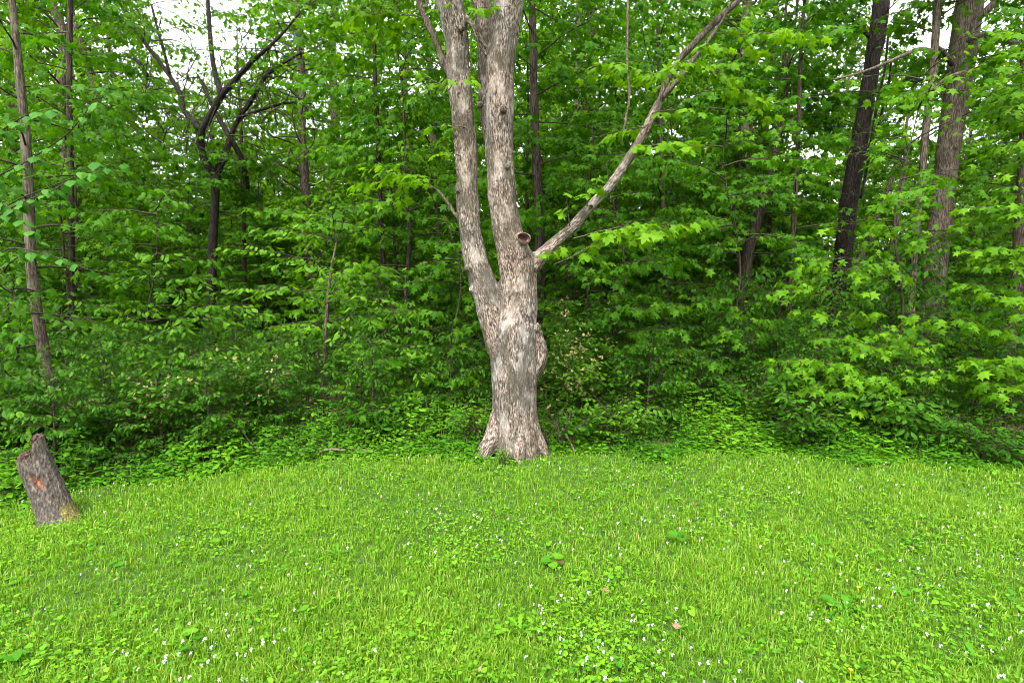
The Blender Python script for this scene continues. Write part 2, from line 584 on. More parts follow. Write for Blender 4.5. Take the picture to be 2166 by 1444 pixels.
def trunk_path(px, d, H=None, depths=None, base=True):
    """World points and radii from (x, y, width) marks in the photograph at distance d, run on to height H and to the ground."""
    ds = depths if depths is not None else [d] * len(px)
    P = [PX(x, y, q) for (x, y, w), q in zip(px, ds)]
    Rr = [PR(w, q) for (x, y, w), q in zip(px, ds)]
    if base:
        g = np.array([P[0][0] - (P[1][0] - P[0][0]) * 0.3, P[0][1], 0])
        g[2] = float(gz(g[0], g[1])) - 0.08
        if P[0][2] > g[2] + 0.25:
            mid = (P[0] + g) / 2
            P = [g, g + (mid - g) * 0.12, mid] + P
            Rr = [Rr[0] * 1.5, Rr[0] * 1.2, Rr[0] * 1.04] + Rr
        else:
            P = [g] + P
            Rr = [Rr[0] * 1.3] + Rr
    if H is not None and P[-1][2] < H:
        dv = norm(P[-1] - P[-3])
        dv = norm(dv * np.array([0.6, 0.6, 1]))
        a, ra = P[-1], Rr[-1]
        k = 5
        step = (H - a[2]) / max(dv[2], 0.3) / k
        for i in range(1, k + 1):
            P.append(a + dv * step * i + RNG.normal(0, 0.03, 3))
            Rr.append(max(ra * (1 - 0.8 * i / k), 0.006))
    return np.array(P), np.array(Rr)


def resample(P, Rr, step=0.18, wob=0.0):
    seg = np.linalg.norm(np.diff(P, axis=0), axis=1)
    s = np.concatenate([[0], np.cumsum(seg)])
    n = max(4, int(s[-1] / step))
    t = np.linspace(0, s[-1], n)
    # Catmull-Rom-like smoothing through a light moving average
    Q = np.stack([np.interp(t, s, P[:, c]) for c in range(3)], -1)
    for _ in range(2):
        Q[1:-1] = 0.25 * Q[:-2] + 0.5 * Q[1:-1] + 0.25 * Q[2:]
    q = np.interp(t, s, Rr)
    if wob:
        Q[1:-1] += RNG.normal(0, wob, (n - 2, 3)) * q[1:-1, None]
        q = q * (1 + RNG.normal(0, wob, n))
    return Q, q


# ------------------------------------------------------------------ ground
def build_ground():
    xs = np.concatenate([-np.geomspace(400, 12, 14), np.linspace(-11, 11, 90), np.geomspace(12, 400, 14)])
    ys = np.concatenate([-np.geomspace(200, 4, 10), np.linspace(-3, 16, 80), np.geomspace(17, 600, 26)])
    X, Y = np.meshgrid(xs, ys, indexing='ij')
    Z = gz(X, Y)
    nx, ny = X.shape
    V = np.stack([X, Y, Z], -1).reshape(-1, 3)
    i, j = np.meshgrid(np.arange(nx - 1), np.arange(ny - 1), indexing='ij')
    Q = np.stack([i * ny + j, (i + 1) * ny + j, (i + 1) * ny + j + 1, i * ny + j + 1], -1).reshape(-1, 4)
    a = Acc()
    wood = np.clip((Y - edge(X) + 0.05) / 0.5, 0, 1)
    a.add(V, None, Q, wood.ravel())
    m, nt, out = nodes('soil_and_litter')
    L = nt.links.new
    tc = nt.nodes.new('ShaderNodeTexCoord')

    def nz(s, d=5):
        n = nt.nodes.new('ShaderNodeTexNoise')
        n.inputs['Scale'].default_value = s
        n.inputs['Detail'].default_value = d
        L(tc.outputs['Object'], n.inputs['Vector'])
        return n.outputs['Fac']

    lawn = ramp(nt, nz(14), [(0.3, (0.022, 0.045, 0.007)), (0.62, (0.04, 0.085, 0.010)), (0.8, (0.055, 0.05, 0.024))])
    litter = ramp(nt, nz(9), [(0.3, (0.035, 0.022, 0.013)), (0.55, (0.085, 0.058, 0.036)), (0.8, (0.16, 0.12, 0.085))])
    mx = nt.nodes.new('ShaderNodeMix')
    mx.data_type = 'RGBA'
    L(attr(nt, 'tint').outputs['Fac'], mx.inputs[0])
    L(lawn, mx.inputs[6])
    L(litter, mx.inputs[7])
    p = nt.nodes.new('ShaderNodeBsdfPrincipled')
    p.inputs['Roughness'].default_value = 0.95
    p.inputs['Specular IOR Level'].default_value = 0.1
    L(mx.outputs[2], p.inputs['Base Color'])
    bp = nt.nodes.new('ShaderNodeBump')
    bp.inputs['Distance'].default_value = 0.03
    L(nz(40), bp.inputs['Height'])
    L(bp.outputs[0], p.inputs['Normal'])
    L(p.outputs[0], out.inputs[0])
    tag(a.build('ground', m, None, True), kind='structure')


build_ground()

# ------------------------------------------------------------------ the big maple
BIG_D = 5.55


def big_tree():
    base = PX(1088, 950, BIG_D)
    base[2] = gz(base[0], base[1])
    rt = root('maple_tree', base, 'large pale-barked maple with three stems and a hollow knot at the lawn edge', 'tree')
    D = BIG_D
    stems = []

    def st(px, dep):
        P = np.array([PX(x, y, q) for (x, y, w), q in zip(px, dep)])
        r = np.array([PR(w, q) for (x, y, w), q in zip(px, dep)])
        stems.append(resample(P, r, 0.05))

    # central bole and main stem
    st([(1090, 985, 118), (1091, 930, 104), (1090, 900, 99), (1088, 850, 97), (1088, 800, 98), (1087, 740, 100), (1088, 690, 96), (1096, 640, 84), (1097, 590, 78),
        (1090, 540, 74), (1074, 500, 62), (1064, 432, 57), (1056, 324, 58), (1056, 216, 58), (1058, 144, 57), (1067, 72, 55), (1077, 0, 62), (1090, -130, 52), (1102, -300, 44), (1110, -520, 36), (1112, -800, 20)],
       [D] * 21)
    # left stem
    st([(1078, 770, 70), (1062, 720, 72), (1044, 670, 66), (1026, 610, 57), (1008, 564, 50), (996, 500, 46), (989, 440, 45), (986, 324, 45), (975, 216, 46), (969, 144, 47), (964, 72, 50), (950, 0, 55),
        (936, -90, 44), (905, -260, 38), (880, -460, 30), (860, -700, 16)], [D - 0.01] * 16)
    # third stem behind
    st([(1078, 420, 40), (1052, 350, 38), (1036, 270, 34), (1027, 180, 33), (1025, 72, 32), (1018, 0, 40), (1005, -150, 36), (998, -400, 24), (990, -650, 12)],
       [D + 0.06, D + 0.16, D + 0.22, D + 0.26, D + 0.3, D + 0.34, D + 0.45, D + 0.6, D + 0.7])
    # right branch
    st([(1100, 590, 46), (1122, 562, 40), (1146, 538, 31), (1175, 512, 25), (1215, 478, 22), (1260, 425, 21), (1290, 395, 20), (1315, 360, 19), (1340, 320, 17), (1362, 280, 16), (1385, 235, 17), (1400, 205, 14), (1412, 160, 13),
        (1440, 120, 13), (1490, 70, 14), (1530, 30, 13), (1575, -10, 12), (1650, -70, 9), (1760, -150, 5)],
       [D, D, D, D + .02, D + .05, D + .1, D + .13, D + .16, D + .2, D + .24, D + .28, D + .3, D + .33, D + .36, D + .4, D + .45, D + .5, D + .6, D + .7])
    st([(1400, 208, 14), (1425, 180, 11), (1465, 130, 10), (1500, 85, 9), (1530, 40, 7), (1560, -20, 5)], [D + .28, D + .27, D + .25, D + .22, D + .2, D + .2])
    # dark limb on the left stem and small limbs
    st([(962, 180, 16), (945, 150, 15), (930, 110, 14), (912, 65, 13), (900, 40, 12), (885, 0, 11), (860, -60, 9), (820, -140, 5)], [D, D + .05, D + .1, D + .15, D + .2, D + .25, D + .3, D + .4])
    st([(1045, 135, 14), (1028, 112, 14), (1012, 80, 12), (1000, 55, 11), (985, 35, 10)], [D, D - 0.03, D - .06, D - .08, D - .05])
    st([(975, 470, 13), (962, 452, 9), (948, 430, 7), (932, 408, 6), (920, 398, 4)], [D, D + .05, D + .12, D + .2, D + .3])
    # stub below the hollow knot, burl on the right of the bole, root flares
    st([(1085, 580, 30), (1098, 545, 29), (1105, 512, 26)], [D - .06, D - .11, D - .15])
    st([(1106, 815, 40), (1126, 778, 48), (1138, 747, 48), (1130, 712, 36), (1116, 690, 26)], [D, D, D - .01, D - .02, D - .02])
    for pts, dep in ((((1068, 860, 50), (1055, 900, 46), (1039, 935, 40), (1026, 956, 34), (1012, 985, 24)), (D - .02, D - .05, D - .12, D - .18, D - .22)),
                     (((1098, 880, 44), (1098, 920, 38), (1098, 945, 32), (1098, 962, 26), (1097, 990, 18)), (D - .1, D - .14, D - .2, D - .25, D - .3)),
                     (((1115, 870, 40), (1126, 910, 34), (1138, 932, 28), (1150, 950, 22), (1165, 975, 14)), (D - .02, D - .04, D - .06, D - .08, D - .1)),
                     (((1095, 880, 46), (1110, 930, 40), (1125, 965, 30)), (D + .1, D + .2, D + .35)),
                     (((1085, 880, 46), (1070, 930, 40), (1050, 965, 30)), (D + .1, D + .2, D + .35))):
        st(pts, dep)
    tmp = Acc()
    for P, r in stems:
        tmp.tube(P, r, 20, cap=True)
    # knots
    knots = [(1066, 231, 15, -.17), (1074, 353, 12, -.17), (970, 396, 18, -.06), (968, 402, 13, -.09), (991, 566, 17, -.08), (985, 570, 12, -.06), (998, 612, 14, -.07), (966, 284, 15, -.07), (1137, 693, 17, -.09), (1143, 704, 12, -.06), (1015, 222, 16, .04),
             (1300, 428, 0, 0), (953, 190, 14, -.05), (1278, 402, 10, .05), (975, 60, 16, -.15)]
    for x, y, w, dz in knots:
        if w:
            c = PX(x, y, D + dz)
            r = PR(w, D)
            bm = bmesh.new()
            bmesh.ops.create_icosphere(bm, subdivisions=2, radius=r)
            tmp.add(np.array([v.co[:] for v in bm.verts]) * [1, 1, 1.1] + c, np.array([[v.index for v in f.verts] for f in bm.faces]))
            bm.free()
    me = tmp.mesh('tmp', M['bark_big'])
    o = bpy.data.objects.new('tmp', me)
    COL.objects.link(o)
    md = o.modifiers.new('r', 'REMESH')
    md.mode = 'VOXEL'
    md.voxel_size = 0.014
    ms = o.modifiers.new('s', 'SMOOTH')
    ms.factor = 0.5
    ms.iterations = 5
    dg = bpy.context.evaluated_depsgraph_get()
    ev = o.evaluated_get(dg)
    me2 = bpy.data.meshes.new_from_object(ev)
    bpy.data.objects.remove(o)
    n = len(me2.vertices)
    co = np.zeros(n * 3, np.float32)
    me2.vertices.foreach_get('co', co)
    co = co.reshape(-1, 3).astype(float)
    no = np.zeros(n * 3, np.float32)
    me2.vertices.foreach_get('normal', no)
    no = no.reshape(-1, 3)
    # bark coordinates from the nearest stem
    SP_, SD_, SS_, SR_ = [], [], [], []
    for P, r in stems:
        SP_.append(P)
        SD_.append(norm(np.gradient(P, axis=0)))
        SS_.append(np.concatenate([[0], np.cumsum(np.linalg.norm(np.diff(P, axis=0), axis=1))]))
        SR_.append(r)
    SP_, SD_, SS_, SR_ = np.concatenate(SP_), np.concatenate(SD_), np.concatenate(SS_), np.concatenate(SR_)
    bark = np.zeros((n, 3))
    limb = np.zeros(n, bool)
    own = np.concatenate([np.full(len(P), i) for i, (P, r) in enumerate(stems)])
    zfork = PX(1400, 205, D + .3)[2]
    for i0 in range(0, n, 4000):
        c = co[i0:i0 + 4000]
        dd = np.linalg.norm(c[:, None] - SP_[None], axis=2) - SR_[None]
        k = np.argmin(dd, 1)
        limb[i0:i0 + 4000] = np.isin(own[k], (4, 5, 7)) | ((own[k] == 3) & (c[:, 2] > zfork))
        d = SD_[k]
        rel = c - SP_[k]
        al = np.sum(rel * d, 1)
        a = norm(np.cross(d, np.array([0, 1., 0])))
        b = np.cross(d, a)
        bark[i0:i0 + 4000] = np.stack([np.sum(rel * a, 1), np.sum(rel * b, 1), SS_[k] + al], 1)
    # long furrows and lumps in the surface itself
    dsp = np.zeros(n)
    for i in range(n):
        q = bark[i]
        w = co[i]
        dsp[i] = 0.009 * noise.noise((q[0] * 24, q[1] * 24, q[2] * 5.0)) + 0.007 * noise.noise((q[0] * 55, q[1] * 55, q[2] * 10)) + 0.012 * noise.noise((w[0] * 6, w[1] * 6, w[2] * 4))
    co = co + no * dsp[:, None]
    me2.vertices.foreach_set('co', co.astype(np.float32).ravel())
    at = me2.attributes.new('bark', 'FLOAT_VECTOR', 'POINT')
    at.data.foreach_set('vector', bark.astype(np.float32).ravel())
    me2.polygons.foreach_set('use_smooth', np.ones(len(me2.polygons), bool))
    me2.name = 'trunk'
    me2.materials.clear()
    me2.materials.append(M['bark_big'])
    me2.materials.append(M['bark_limb'])
    fv = np.zeros(len(me2.loops), np.int32)
    me2.loops.foreach_get('vertex_index', fv)
    ls = np.zeros(len(me2.polygons), np.int32)
    me2.polygons.foreach_get('loop_start', ls)
    me2.polygons.foreach_set('material_index', limb[fv[ls]].astype(np.int32))
    me2.update()
    link('trunk', me2, rt)

    # hollow knot: a rolled collar of callus round a dark hole
    def collar(c, out_dir, r, deep):
        a = Acc()
        h = Acc()
        d = norm(out_dir)
        s = norm(np.cross(d, [0, 0, 1]))
        u = np.cross(s, d)
        ns, nr = 22, 9
        V = []
        for i in range(ns):
            t = 2 * math.pi * i / ns
            rr = r * (1 + 0.12 * math.sin(2 * t + 0.7) + 0.07 * math.sin(3 * t) + RNG.normal(0, 0.015))
            for j in range(nr):
                p = 2 * math.pi * j / nr
                tr = r * 0.27 * (1 + 0.15 * math.sin(5 * t + p))
                rad = rr + tr * math.cos(p)
                V.append(c + (math.cos(t) * s + math.sin(t) * u * 0.92) * rad + d * tr * math.sin(p))
        i, j = np.meshgrid(np.arange(ns), np.arange(nr), indexing='ij')
        Q = np.stack([i * nr + j, ((i + 1) % ns) * nr + j, ((i + 1) % ns) * nr + (j + 1) % nr, i * nr + (j + 1) % nr], -1).reshape(-1, 4)
        a.add(np.array(V), None, Q)
        V = []
        m = 5
        for j in range(m):
            for i in range(ns):
                t = 2 * math.pi * i / ns
                f = j / (m - 1)
                V.append(c + (math.cos(t) * s + math.sin(t) * u * 0.92) * r * (1.0 - 0.55 * f) * (1 + 0.1 * math.sin(2 * t + .7)) + d * (0.1 * r + deep * (0.3 - 0.62 * f)))
        V.append(c - d * deep * 0.3)
        V = np.array(V)
        i, j = np.meshgrid(np.arange(m - 1), np.arange(ns), indexing='ij')
        Q = np.stack([i * ns + j, i * ns + (j + 1) % ns, (i + 1) * ns + (j + 1) % ns, (i + 1) * ns + j], -1).reshape(-1, 4)
        T = np.array([[(m - 1) * ns + k, (m - 1) * ns + (k + 1) % ns, len(V) - 1] for k in range(ns)])
        h.add(V, T, Q)
        k = a.build('knot_hole', M['scar'], rt, True)
        h.build('hollow', M['hollow'], k, True)

    collar(PX(1107, 504, D - 0.212), (0.2, -1, 0.06), 0.054, 0.07)
    collar(PX(1250, 437, D + 0.03), (0.1, -1, -0.1), 0.017, 0.03)
    collar(PX(1066, 229, D - 0.19), (0.2, -1, -0.2), 0.022, 0.02)
    collar(PX(1074, 352, D - 0.19), (0.2, -1, -0.2), 0.017, 0.02)
    # leafy twigs on the stems, the high crown above the picture
    lf, wd = Acc(), Acc()

    def sp(x, y, d, dx, dy, dz, L, **kw):
        k = dict(tpl=MAPLE_HI, size=0.10, tint=0.85, gap=0.06, tgap=0.09, droop=0.5, hang=0.6, start=0.15, keep=0.9)
        k.update(kw)
        spray(lf, wd, PX(x, y, d), (dx, dy, dz), L, 0.006, k.pop('tpl'), k.pop('size'), k.pop('tint'), **k)

    sp(1170, 560, D + .05, 1, -0.05, 0.55, 1.5, size=0.105, twig=0.3)          # shoot under the right branch
    sp(1210, 505, D + .05, 0.9, -0.2, 0.25, 0.9)
    sp(1205, 480, D + .0, -0.1, -0.2, 1, 0.3)
    sp(1240, 440, D + .05, 0.1, -0.3, 0.6, 0.28)
    sp(1145, 545, D - .1, 0.6, -0.6, 0.5, 0.25, size=0.08)
    sp(950, 190, D - .1, -0.6, -0.5, 0.3, 0.42, size=0.08)
    sp(950, 190, D - .1, 0.5, -0.8, 0.2, 0.34, size=0.08)
    sp(985, 270, D - .12, -0.7, -0.5, 0.1, 0.3, size=0.075)
    sp(985, 35, D - .05, -0.5, -0.4, 0.5, 0.5, size=0.085)
    sp(985, 35, D - .05, 0.9, -0.4, 0.3, 0.4, size=0.085)
    sp(975, 330, D - .1, -0.6, -0.6, 0.1, 0.26, size=0.075)
    sp(1400, 205, D + .25, 0.2, -0.5, 0.4, 0.6)
    sp(1380, 240, D + .2, 0.6, -0.6, 0.0, 0.5, size=.085)
    sp(1420, 170, D + .2, -0.3, -0.7, 0.1, 0.5, size=.085)
    sp(1470, 110, D + .2, 0.1, -0.7, -0.1, 0.5, size=.085)
    sp(1330, 320, D + .2, 0.7, -0.4, 0.1, 0.7)
    sp(1365, 270, D + .2, -0.8, 0.3, 0.1, 0.5)
    sp(1450, 130, D + .3, 0.8, 0.2, -0.3, 1.0)
    sp(1500, 70, D + .3, 0.9, -0.2, 0.0, 1.0)
    sp(1540, 20, D + .4, -0.3, -0.5, 0.6, 0.9)
    sp(1415, 165, D + .3, -0.9, 0.4, 0.4, 0.9)
    sp(900, 40, D + .2, -0.9, 0.3, 0.4, 1.1)
    sp(860, -60, D + .3, -0.8, -0.2, 0.1, 1.2)
    sp(920, 398, D + .3, -0.9, 0.3, 0.3, 0.9)
    sp(930, 408, D + .25, -0.4, -0.4, 0.4, 0.5)
    for (P, r), n, z0 in ((stems[0], 13, 5.8), (stems[1], 11, 5.6), (stems[2], 7, 5.6)):
        crown(lf, wd, P, z0, P[-1][2] - 0.1, n, 2.4, 1.2, MAPLE_LO, 0.15, 0.8, el=(0.1, 0.8), r=0.03, gap=0.13, tgap=0.2, keep=0.7, tiny=False)
    tag(wd.build('twigs', M['bark_grey'], rt, True), kind='stuff')
    lf.build('crown', M['maple'], rt)


big_tree()

# ------------------------------------------------------------------ leaning stump on the lawn
def stump():
    D = 3.9
    b = PX(124, 1096, D)
    b[2] = float(gz(b[0], b[1]))
    t = PX(64, 945, D + 0.02)
    ax = norm(t - b)
    H = np.linalg.norm(t - b)
    v = np.array([-b[0], -b[1], 0])
    f = norm(v - np.dot(v, ax) * ax)               # f points to the camera, s to its right
    s = norm(np.cross(ax, f)) * -1.0
    if s[0] < 0:
        s = -s
    ns, nr = 56, 46
    R0 = PR(62, D)
    V = np.zeros((nr, ns, 3))
    W = np.zeros((nr, ns))
    for j in range(ns):
        a = 2 * math.pi * j / ns
        ca, sa = math.cos(a), math.sin(a)
        # the right-hand side stands higher: a snapped spike above a flat break
        top = H * (0.9 + 0.2 / (1 + math.exp(-(ca - 0.12) * 16))) + 0.012 * noise.noise((ca * 6, sa * 6, 3)) - 0.03 * sa
        for i in range(nr):
            h = -0.08 + (top + 0.08) * i / (nr - 1)
            q = (ca * 2.2, sa * 2.2, h * 3)
            r = R0 * (1.06 - 0.12 * h / H + 0.22 * max(0, 1 - (h + 0.02) / 0.14) ** 2)
            r += 0.012 * noise.noise(q) + 0.007 * noise.noise((ca * 9, sa * 9, h * 16)) + 0.004 * noise.noise((ca * 22, sa * 22, h * 40))
            wa = .35 * noise.noise((ca * 3.5, sa * 3.5, h * 14))
            wb = .05 * noise.noise((ca * 4 + 9, sa * 4, h * 12))
            w = max(0.0, 1.0 - (((h + wb - H * 0.56 - 0.02 * math.sin(ca * 9)) / (H * 0.11)) ** 2 + ((ca + 0.3 + wa) / 0.42) ** 2)) if sa > 0 else 0.0
            w = min(1.0, w * 2.0 * (0.8 + 1.1 * noise.noise((ca * 5, sa * 5, h * 18)) + .5 * noise.noise((ca * 14, sa * 14, h * 50))))
            r -= 0.024 * max(0, w)
            V[i, j] = b + ax * h + (s * ca + f * sa) * r
            W[i, j] = 0.5 + 0.5 * max(0, w)
            if ca > 0.3 and h < 0.16:
                W[i, j] = min(W[i, j], 0.5 - 0.5 * min(1, max(0, (0.16 - h) / 0.1) * (0.6 + 0.9 * noise.noise((ca * 8, sa * 8, h * 20)))))
    a = Acc()
    i, j = np.meshgrid(np.arange(nr - 1), np.arange(ns), indexing='ij')
    k = (j + 1) % ns
    Q = np.stack([i * ns + j, i * ns + k, (i + 1) * ns + k, (i + 1) * ns + j], -1).reshape(-1, 4)
    a.add(V.reshape(-1, 3), None, Q, W.ravel())
    rt = root('tree_stump', b, 'short leaning broken tree stump with an orange rot patch, on the lawn', 'stump')
    m, nt, out = nodes('stump_bark')
    L = nt.links.new
    tc = nt.nodes.new('ShaderNodeTexCoord')
    mp = nt.nodes.new('ShaderNodeMapping')
    mp.inputs['Scale'].default_value = (1, 1, 0.4)
    L(tc.outputs['Object'], mp.inputs[0])

    def nz(sc, det=5):
        n = nt.nodes.new('ShaderNodeTexNoise')
        n.inputs['Scale'].default_value = sc
        n.inputs['Detail'].default_value = det
        L(mp.outputs[0], n.inputs['Vector'])
        return n.outputs['Fac']

    f1 = nz(75)
    bark = ramp(nt, f1, [(0.33, (0.009, 0.007, 0.005)), (0.48, (0.042, 0.032, 0.024)), (0.6, (0.072, 0.057, 0.045)), (0.72, (0.14, 0.12, 0.095))])
    wood = ramp(nt, nz(40), [(0.35, (0.04, 0.012, 0.006)), (0.5, (0.11, 0.036, 0.015)), (0.68, (0.22, 0.105, 0.05))])
    moss = ramp(nt, nz(90), [(0.35, (0.05, 0.04, 0.01)), (0.6, (0.14, 0.12, 0.02)), (0.75, (0.22, 0.2, 0.04))])
    at = attr(nt, 'tint').outputs['Fac']

    def mixc(fac, a_, b_):
        mx = nt.nodes.new('ShaderNodeMix')
        mx.data_type = 'RGBA'
        L(fac, mx.inputs[0])
        L(a_, mx.inputs[6])
        L(b_, mx.inputs[7])
        return mx.outputs[2]

    c = mixc(ramp(nt, at, [(0.6, (0, 0, 0)), (0.8, (1, 1, 1))]), bark, wood)
    c = mixc(ramp(nt, at, [(0.15, (1, 1, 1)), (0.4, (0, 0, 0))]), c, moss)
    p = nt.nodes.new('ShaderNodeBsdfPrincipled')
    p.inputs['Roughness'].default_value = 0.9
    L(c, p.inputs['Base Color'])
    bp = nt.nodes.new('ShaderNodeBump')
    bp.inputs['Strength'].default_value = 0.8
    bp.inputs['Distance'].default_value = 0.015
    L(f1, bp.inputs['Height'])
    L(bp.outputs[0], p.inputs['Normal'])
    L(p.outputs[0], out.inputs[0])
    a.build('trunk', m, rt, True)
    # broken top: splintered wood inside the bark shell
    c = Acc()
    ringpts = V[-1]
    ctr = ringpts.mean(0) - ax * 0.02
    rings = [ringpts]
    for q in (0.72, 0.4):
        rings.append(ctr + (ringpts - ctr) * q + ax * RNG.normal(0, 0.012, (ns, 1)))
    VV = np.concatenate(rings + [ctr[None]])
    i, j = np.meshgrid(np.arange(2), np.arange(ns), indexing='ij')
    k = (j + 1) % ns
    Q = np.stack([i * ns + j, i * ns + k, (i + 1) * ns + k, (i + 1) * ns + j], -1).reshape(-1, 4)
    T = np.array([[2 * ns + q, 2 * ns + (q + 1) % ns, 3 * ns] for q in range(ns)])
    c.add(VV, T, Q)
    c.build('broken_top', M['rot'], rt)


stump()

# ------------------------------------------------------------------ trees of the wood whose trunks show


def wood_tree(name, label, px, d, H, bark, leaf=None, depths=None, group=None, cat='tree', sides=12, extra=None, wob=0.03, crownf=None, limbs=()):
    P, r = trunk_path(px, d, H, depths)
    P, r = resample(P, r, 0.16, wob)
    rt = root(name, (P[0][0], P[0][1], float(gz(P[0][0], P[0][1]))), label, cat, group)
    tk = Acc()
    tk.tube(P, r, sides, cap=True)
    lf, wd = Acc(), Acc()
    for lp, ld in limbs:
        Q = np.array([PX(x, y, q) for (x, y, w), q in zip(lp, ld)])
        rr = np.array([PR(w, q) for (x, y, w), q in zip(lp, ld)])
        Q, rr = resample(Q, rr, 0.1, 0.05)
        tk.tube(Q, rr, 8, cap=True)
    tk.build('trunk', M[bark], rt, True)
    if crownf:
        crownf(lf, wd, P)
    if wd.n:
        tag(wd.build('twigs', M['twig'], rt, True), kind='stuff')
    if lf.n:
        lf.build('crown', M[leaf or 'maple'], rt)
    return rt


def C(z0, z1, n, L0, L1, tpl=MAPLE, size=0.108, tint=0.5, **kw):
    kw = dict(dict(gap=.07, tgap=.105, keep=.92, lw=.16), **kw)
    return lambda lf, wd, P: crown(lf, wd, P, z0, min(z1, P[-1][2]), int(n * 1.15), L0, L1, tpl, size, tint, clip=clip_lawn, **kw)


def CC(*fs):
    def go(lf, wd, P):
        for f in fs:
            f(lf, wd, P)
    return go


def to(x, y, d, zfrom, L=None, **kw):
    """A branch from the trunk at height zfrom reaching to pixel (x, y) at distance d."""
    def go(lf, wd, P):
        zf = min(zfrom + RNG.uniform(-.35, .15), P[-1][2]) if zfrom > .6 else zfrom
        p0 = np.array([np.interp(zf, P[:, 2], P[:, c]) for c in range(3)])
        p1 = PX(x, y, d)
        v = p1 - p0
        n = 9
        s = np.linspace(0, 1, n)[:, None]
        path = p0 + v * s + np.array([0, 0, 1]) * RNG.uniform(.05, .4) * np.linalg.norm(v) * s * (1 - s) + RNG.normal(0, 0.012, (n, 3))
        k = dict(tpl=MAPLE, size=0.105, tint=0.7, gap=0.062, tgap=0.085, twig=0.42, hang=0.8, jit=.5, start=0.28, keep=0.95, lw=.2)
        k.update(kw)
        spray(lf, wd, None, None, None, 0.007, k.pop('tpl'), k.pop('size'), k.pop('tint'), path=path, **k)
    return go


# left: pale sapling with broad leaves
def left_sapling(lf, wd, P):
    crown(lf, wd, P, 1.0, 5.5, 24, 1.2, 1.0, MAPLE, 0.105, 0.45, clip=clip_lawn, gap=.07, tgap=.1)


t1 = wood_tree('tree', 'slim pale leaning tree rising behind the broken stump', [(118, 905, 24), (100, 790, 24), (85, 700, 22), (65, 570, 20), (62, 480, 20), (60, 370, 19), (48, 230, 17), (38, 120, 14), (25, 0, 12)],
               6.0, 7.5, 'bark_grey', 'maple', crownf=left_sapling)
wood_tree('tree', 'thin straight dark trunk beside the slim pale leaning tree', [(160, 900, 13), (152, 600, 12), (150, 400, 12), (146, 200, 11), (148, 0, 10)], 8.6, 8, 'bark_dark',
          crownf=C(1.2, 8, 26, 1.7, 1.3, tint=0.35))
# dark forked tree
D3 = 10.5
limbs3 = [
    ([(457, 374, 17), (429, 335, 15), (421, 288, 15), (439, 255, 14), (468, 202, 13), (504, 162, 11), (533, 130, 9), (565, 104, 7), (600, 70, 5), (640, 20, 3)], [D3 - .1 * i for i in range(10)]),
    ([(468, 204, 12), (454, 155, 10), (447, 108, 9), (441, 29, 8), (436, -60, 6)], [D3 - .4, D3 - .3, D3 - .2, D3, D3]),
    ([(424, 275, 14), (407, 252, 12), (384, 232, 11), (386, 205, 11), (360, 162, 9), (313, 100, 8), (281, 54, 7), (250, 0, 5)], [D3 - .2, D3, D3 + .1, D3 + .2, D3 + .3, D3 + .5, D3 + .6, D3 + .8]),
    ([(457, 372, 16), (479, 317, 13), (488, 292, 12), (468, 259, 9), (445, 215, 8), (425, 170, 7)], [D3, D3 + .1, D3 + .2, D3 + .3, D3 + .4, D3 + .5]),
    ([(486, 290, 12), (512, 335, 11), (519, 360, 10), (525, 400, 8)], [D3 + .2, D3 + .3, D3 + .35, D3 + .4]),
    ([(486, 292, 11), (504, 249, 10), (533, 212, 10), (562, 158, 8), (594, 137, 6), (640, 110, 4)], [D3 + .2, D3 + .2, D3 + .1, D3, D3, D3]),
    ([(360, 162, 7), (350, 120, 6), (335, 70, 5), (320, 10, 4)], [D3 + .3] * 4),
    ([(313, 168, 9), (300, 130, 8), (285, 125, 6)], [D3 + .4] * 3),
    ([(562, 158, 6), (600, 175, 5), (640, 215, 4), (665, 255, 3)], [D3] * 4),
    ([(504, 249, 6), (560, 230, 6), (610, 215, 5), (660, 220, 3)], [D3] * 4)]


def forked_twigs(lf, wd, P):
    for _ in range(130):                           # bare fine twigs and hanging vine ends round the fork
        x, y = RNG.uniform(300, 660), RNG.uniform(80, 330)
        p = PX(x, y, D3 + RNG.uniform(-.6, .6))
        q = [p]
        v = np.array([RNG.normal(0, .5), RNG.normal(0, .2), RNG.normal(0.1, .6)])
        for i in range(6):
            v = v + RNG.normal(0, .25, 3)
            q.append(q[-1] + norm(v) * RNG.uniform(.08, .2))
        wd.tube(q, np.linspace(.012, .004, 7), 4, cap=False)
    for lp, ld in limbs3:
        for (x, y, w), q in list(zip(lp, ld))[2:]:
            for _ in range(1 if y > 110 else 4):
                a = RNG.uniform(0, 6.28)
                spray(lf, wd, PX(x, y, q), (math.cos(a), math.sin(a), RNG.uniform(-.2, .7)), RNG.uniform(.6, 1.5), .008, MAPLE_LO, .10, .5, gap=.085, tgap=.13, keep=.7)
    crown(lf, wd, P, 3, 4.4, 8, 1.4, 1.4, MAPLE_LO, .12, .4)


wood_tree('tree', 'dark tree with crossing forked limbs against a gap of sky', [(448, 860, 22), (446, 640, 19), (450, 520, 18), (455, 420, 16), (457, 368, 17)], D3, None, 'bark_black', limbs=limbs3, crownf=forked_twigs, sides=14)


def ov(**kw):
    d = dict(tpl=OVATE, size=0.085, gap=0.06, tgap=0.085, hang=0.45, jit=0.45)
    d.update(kw)
    return d


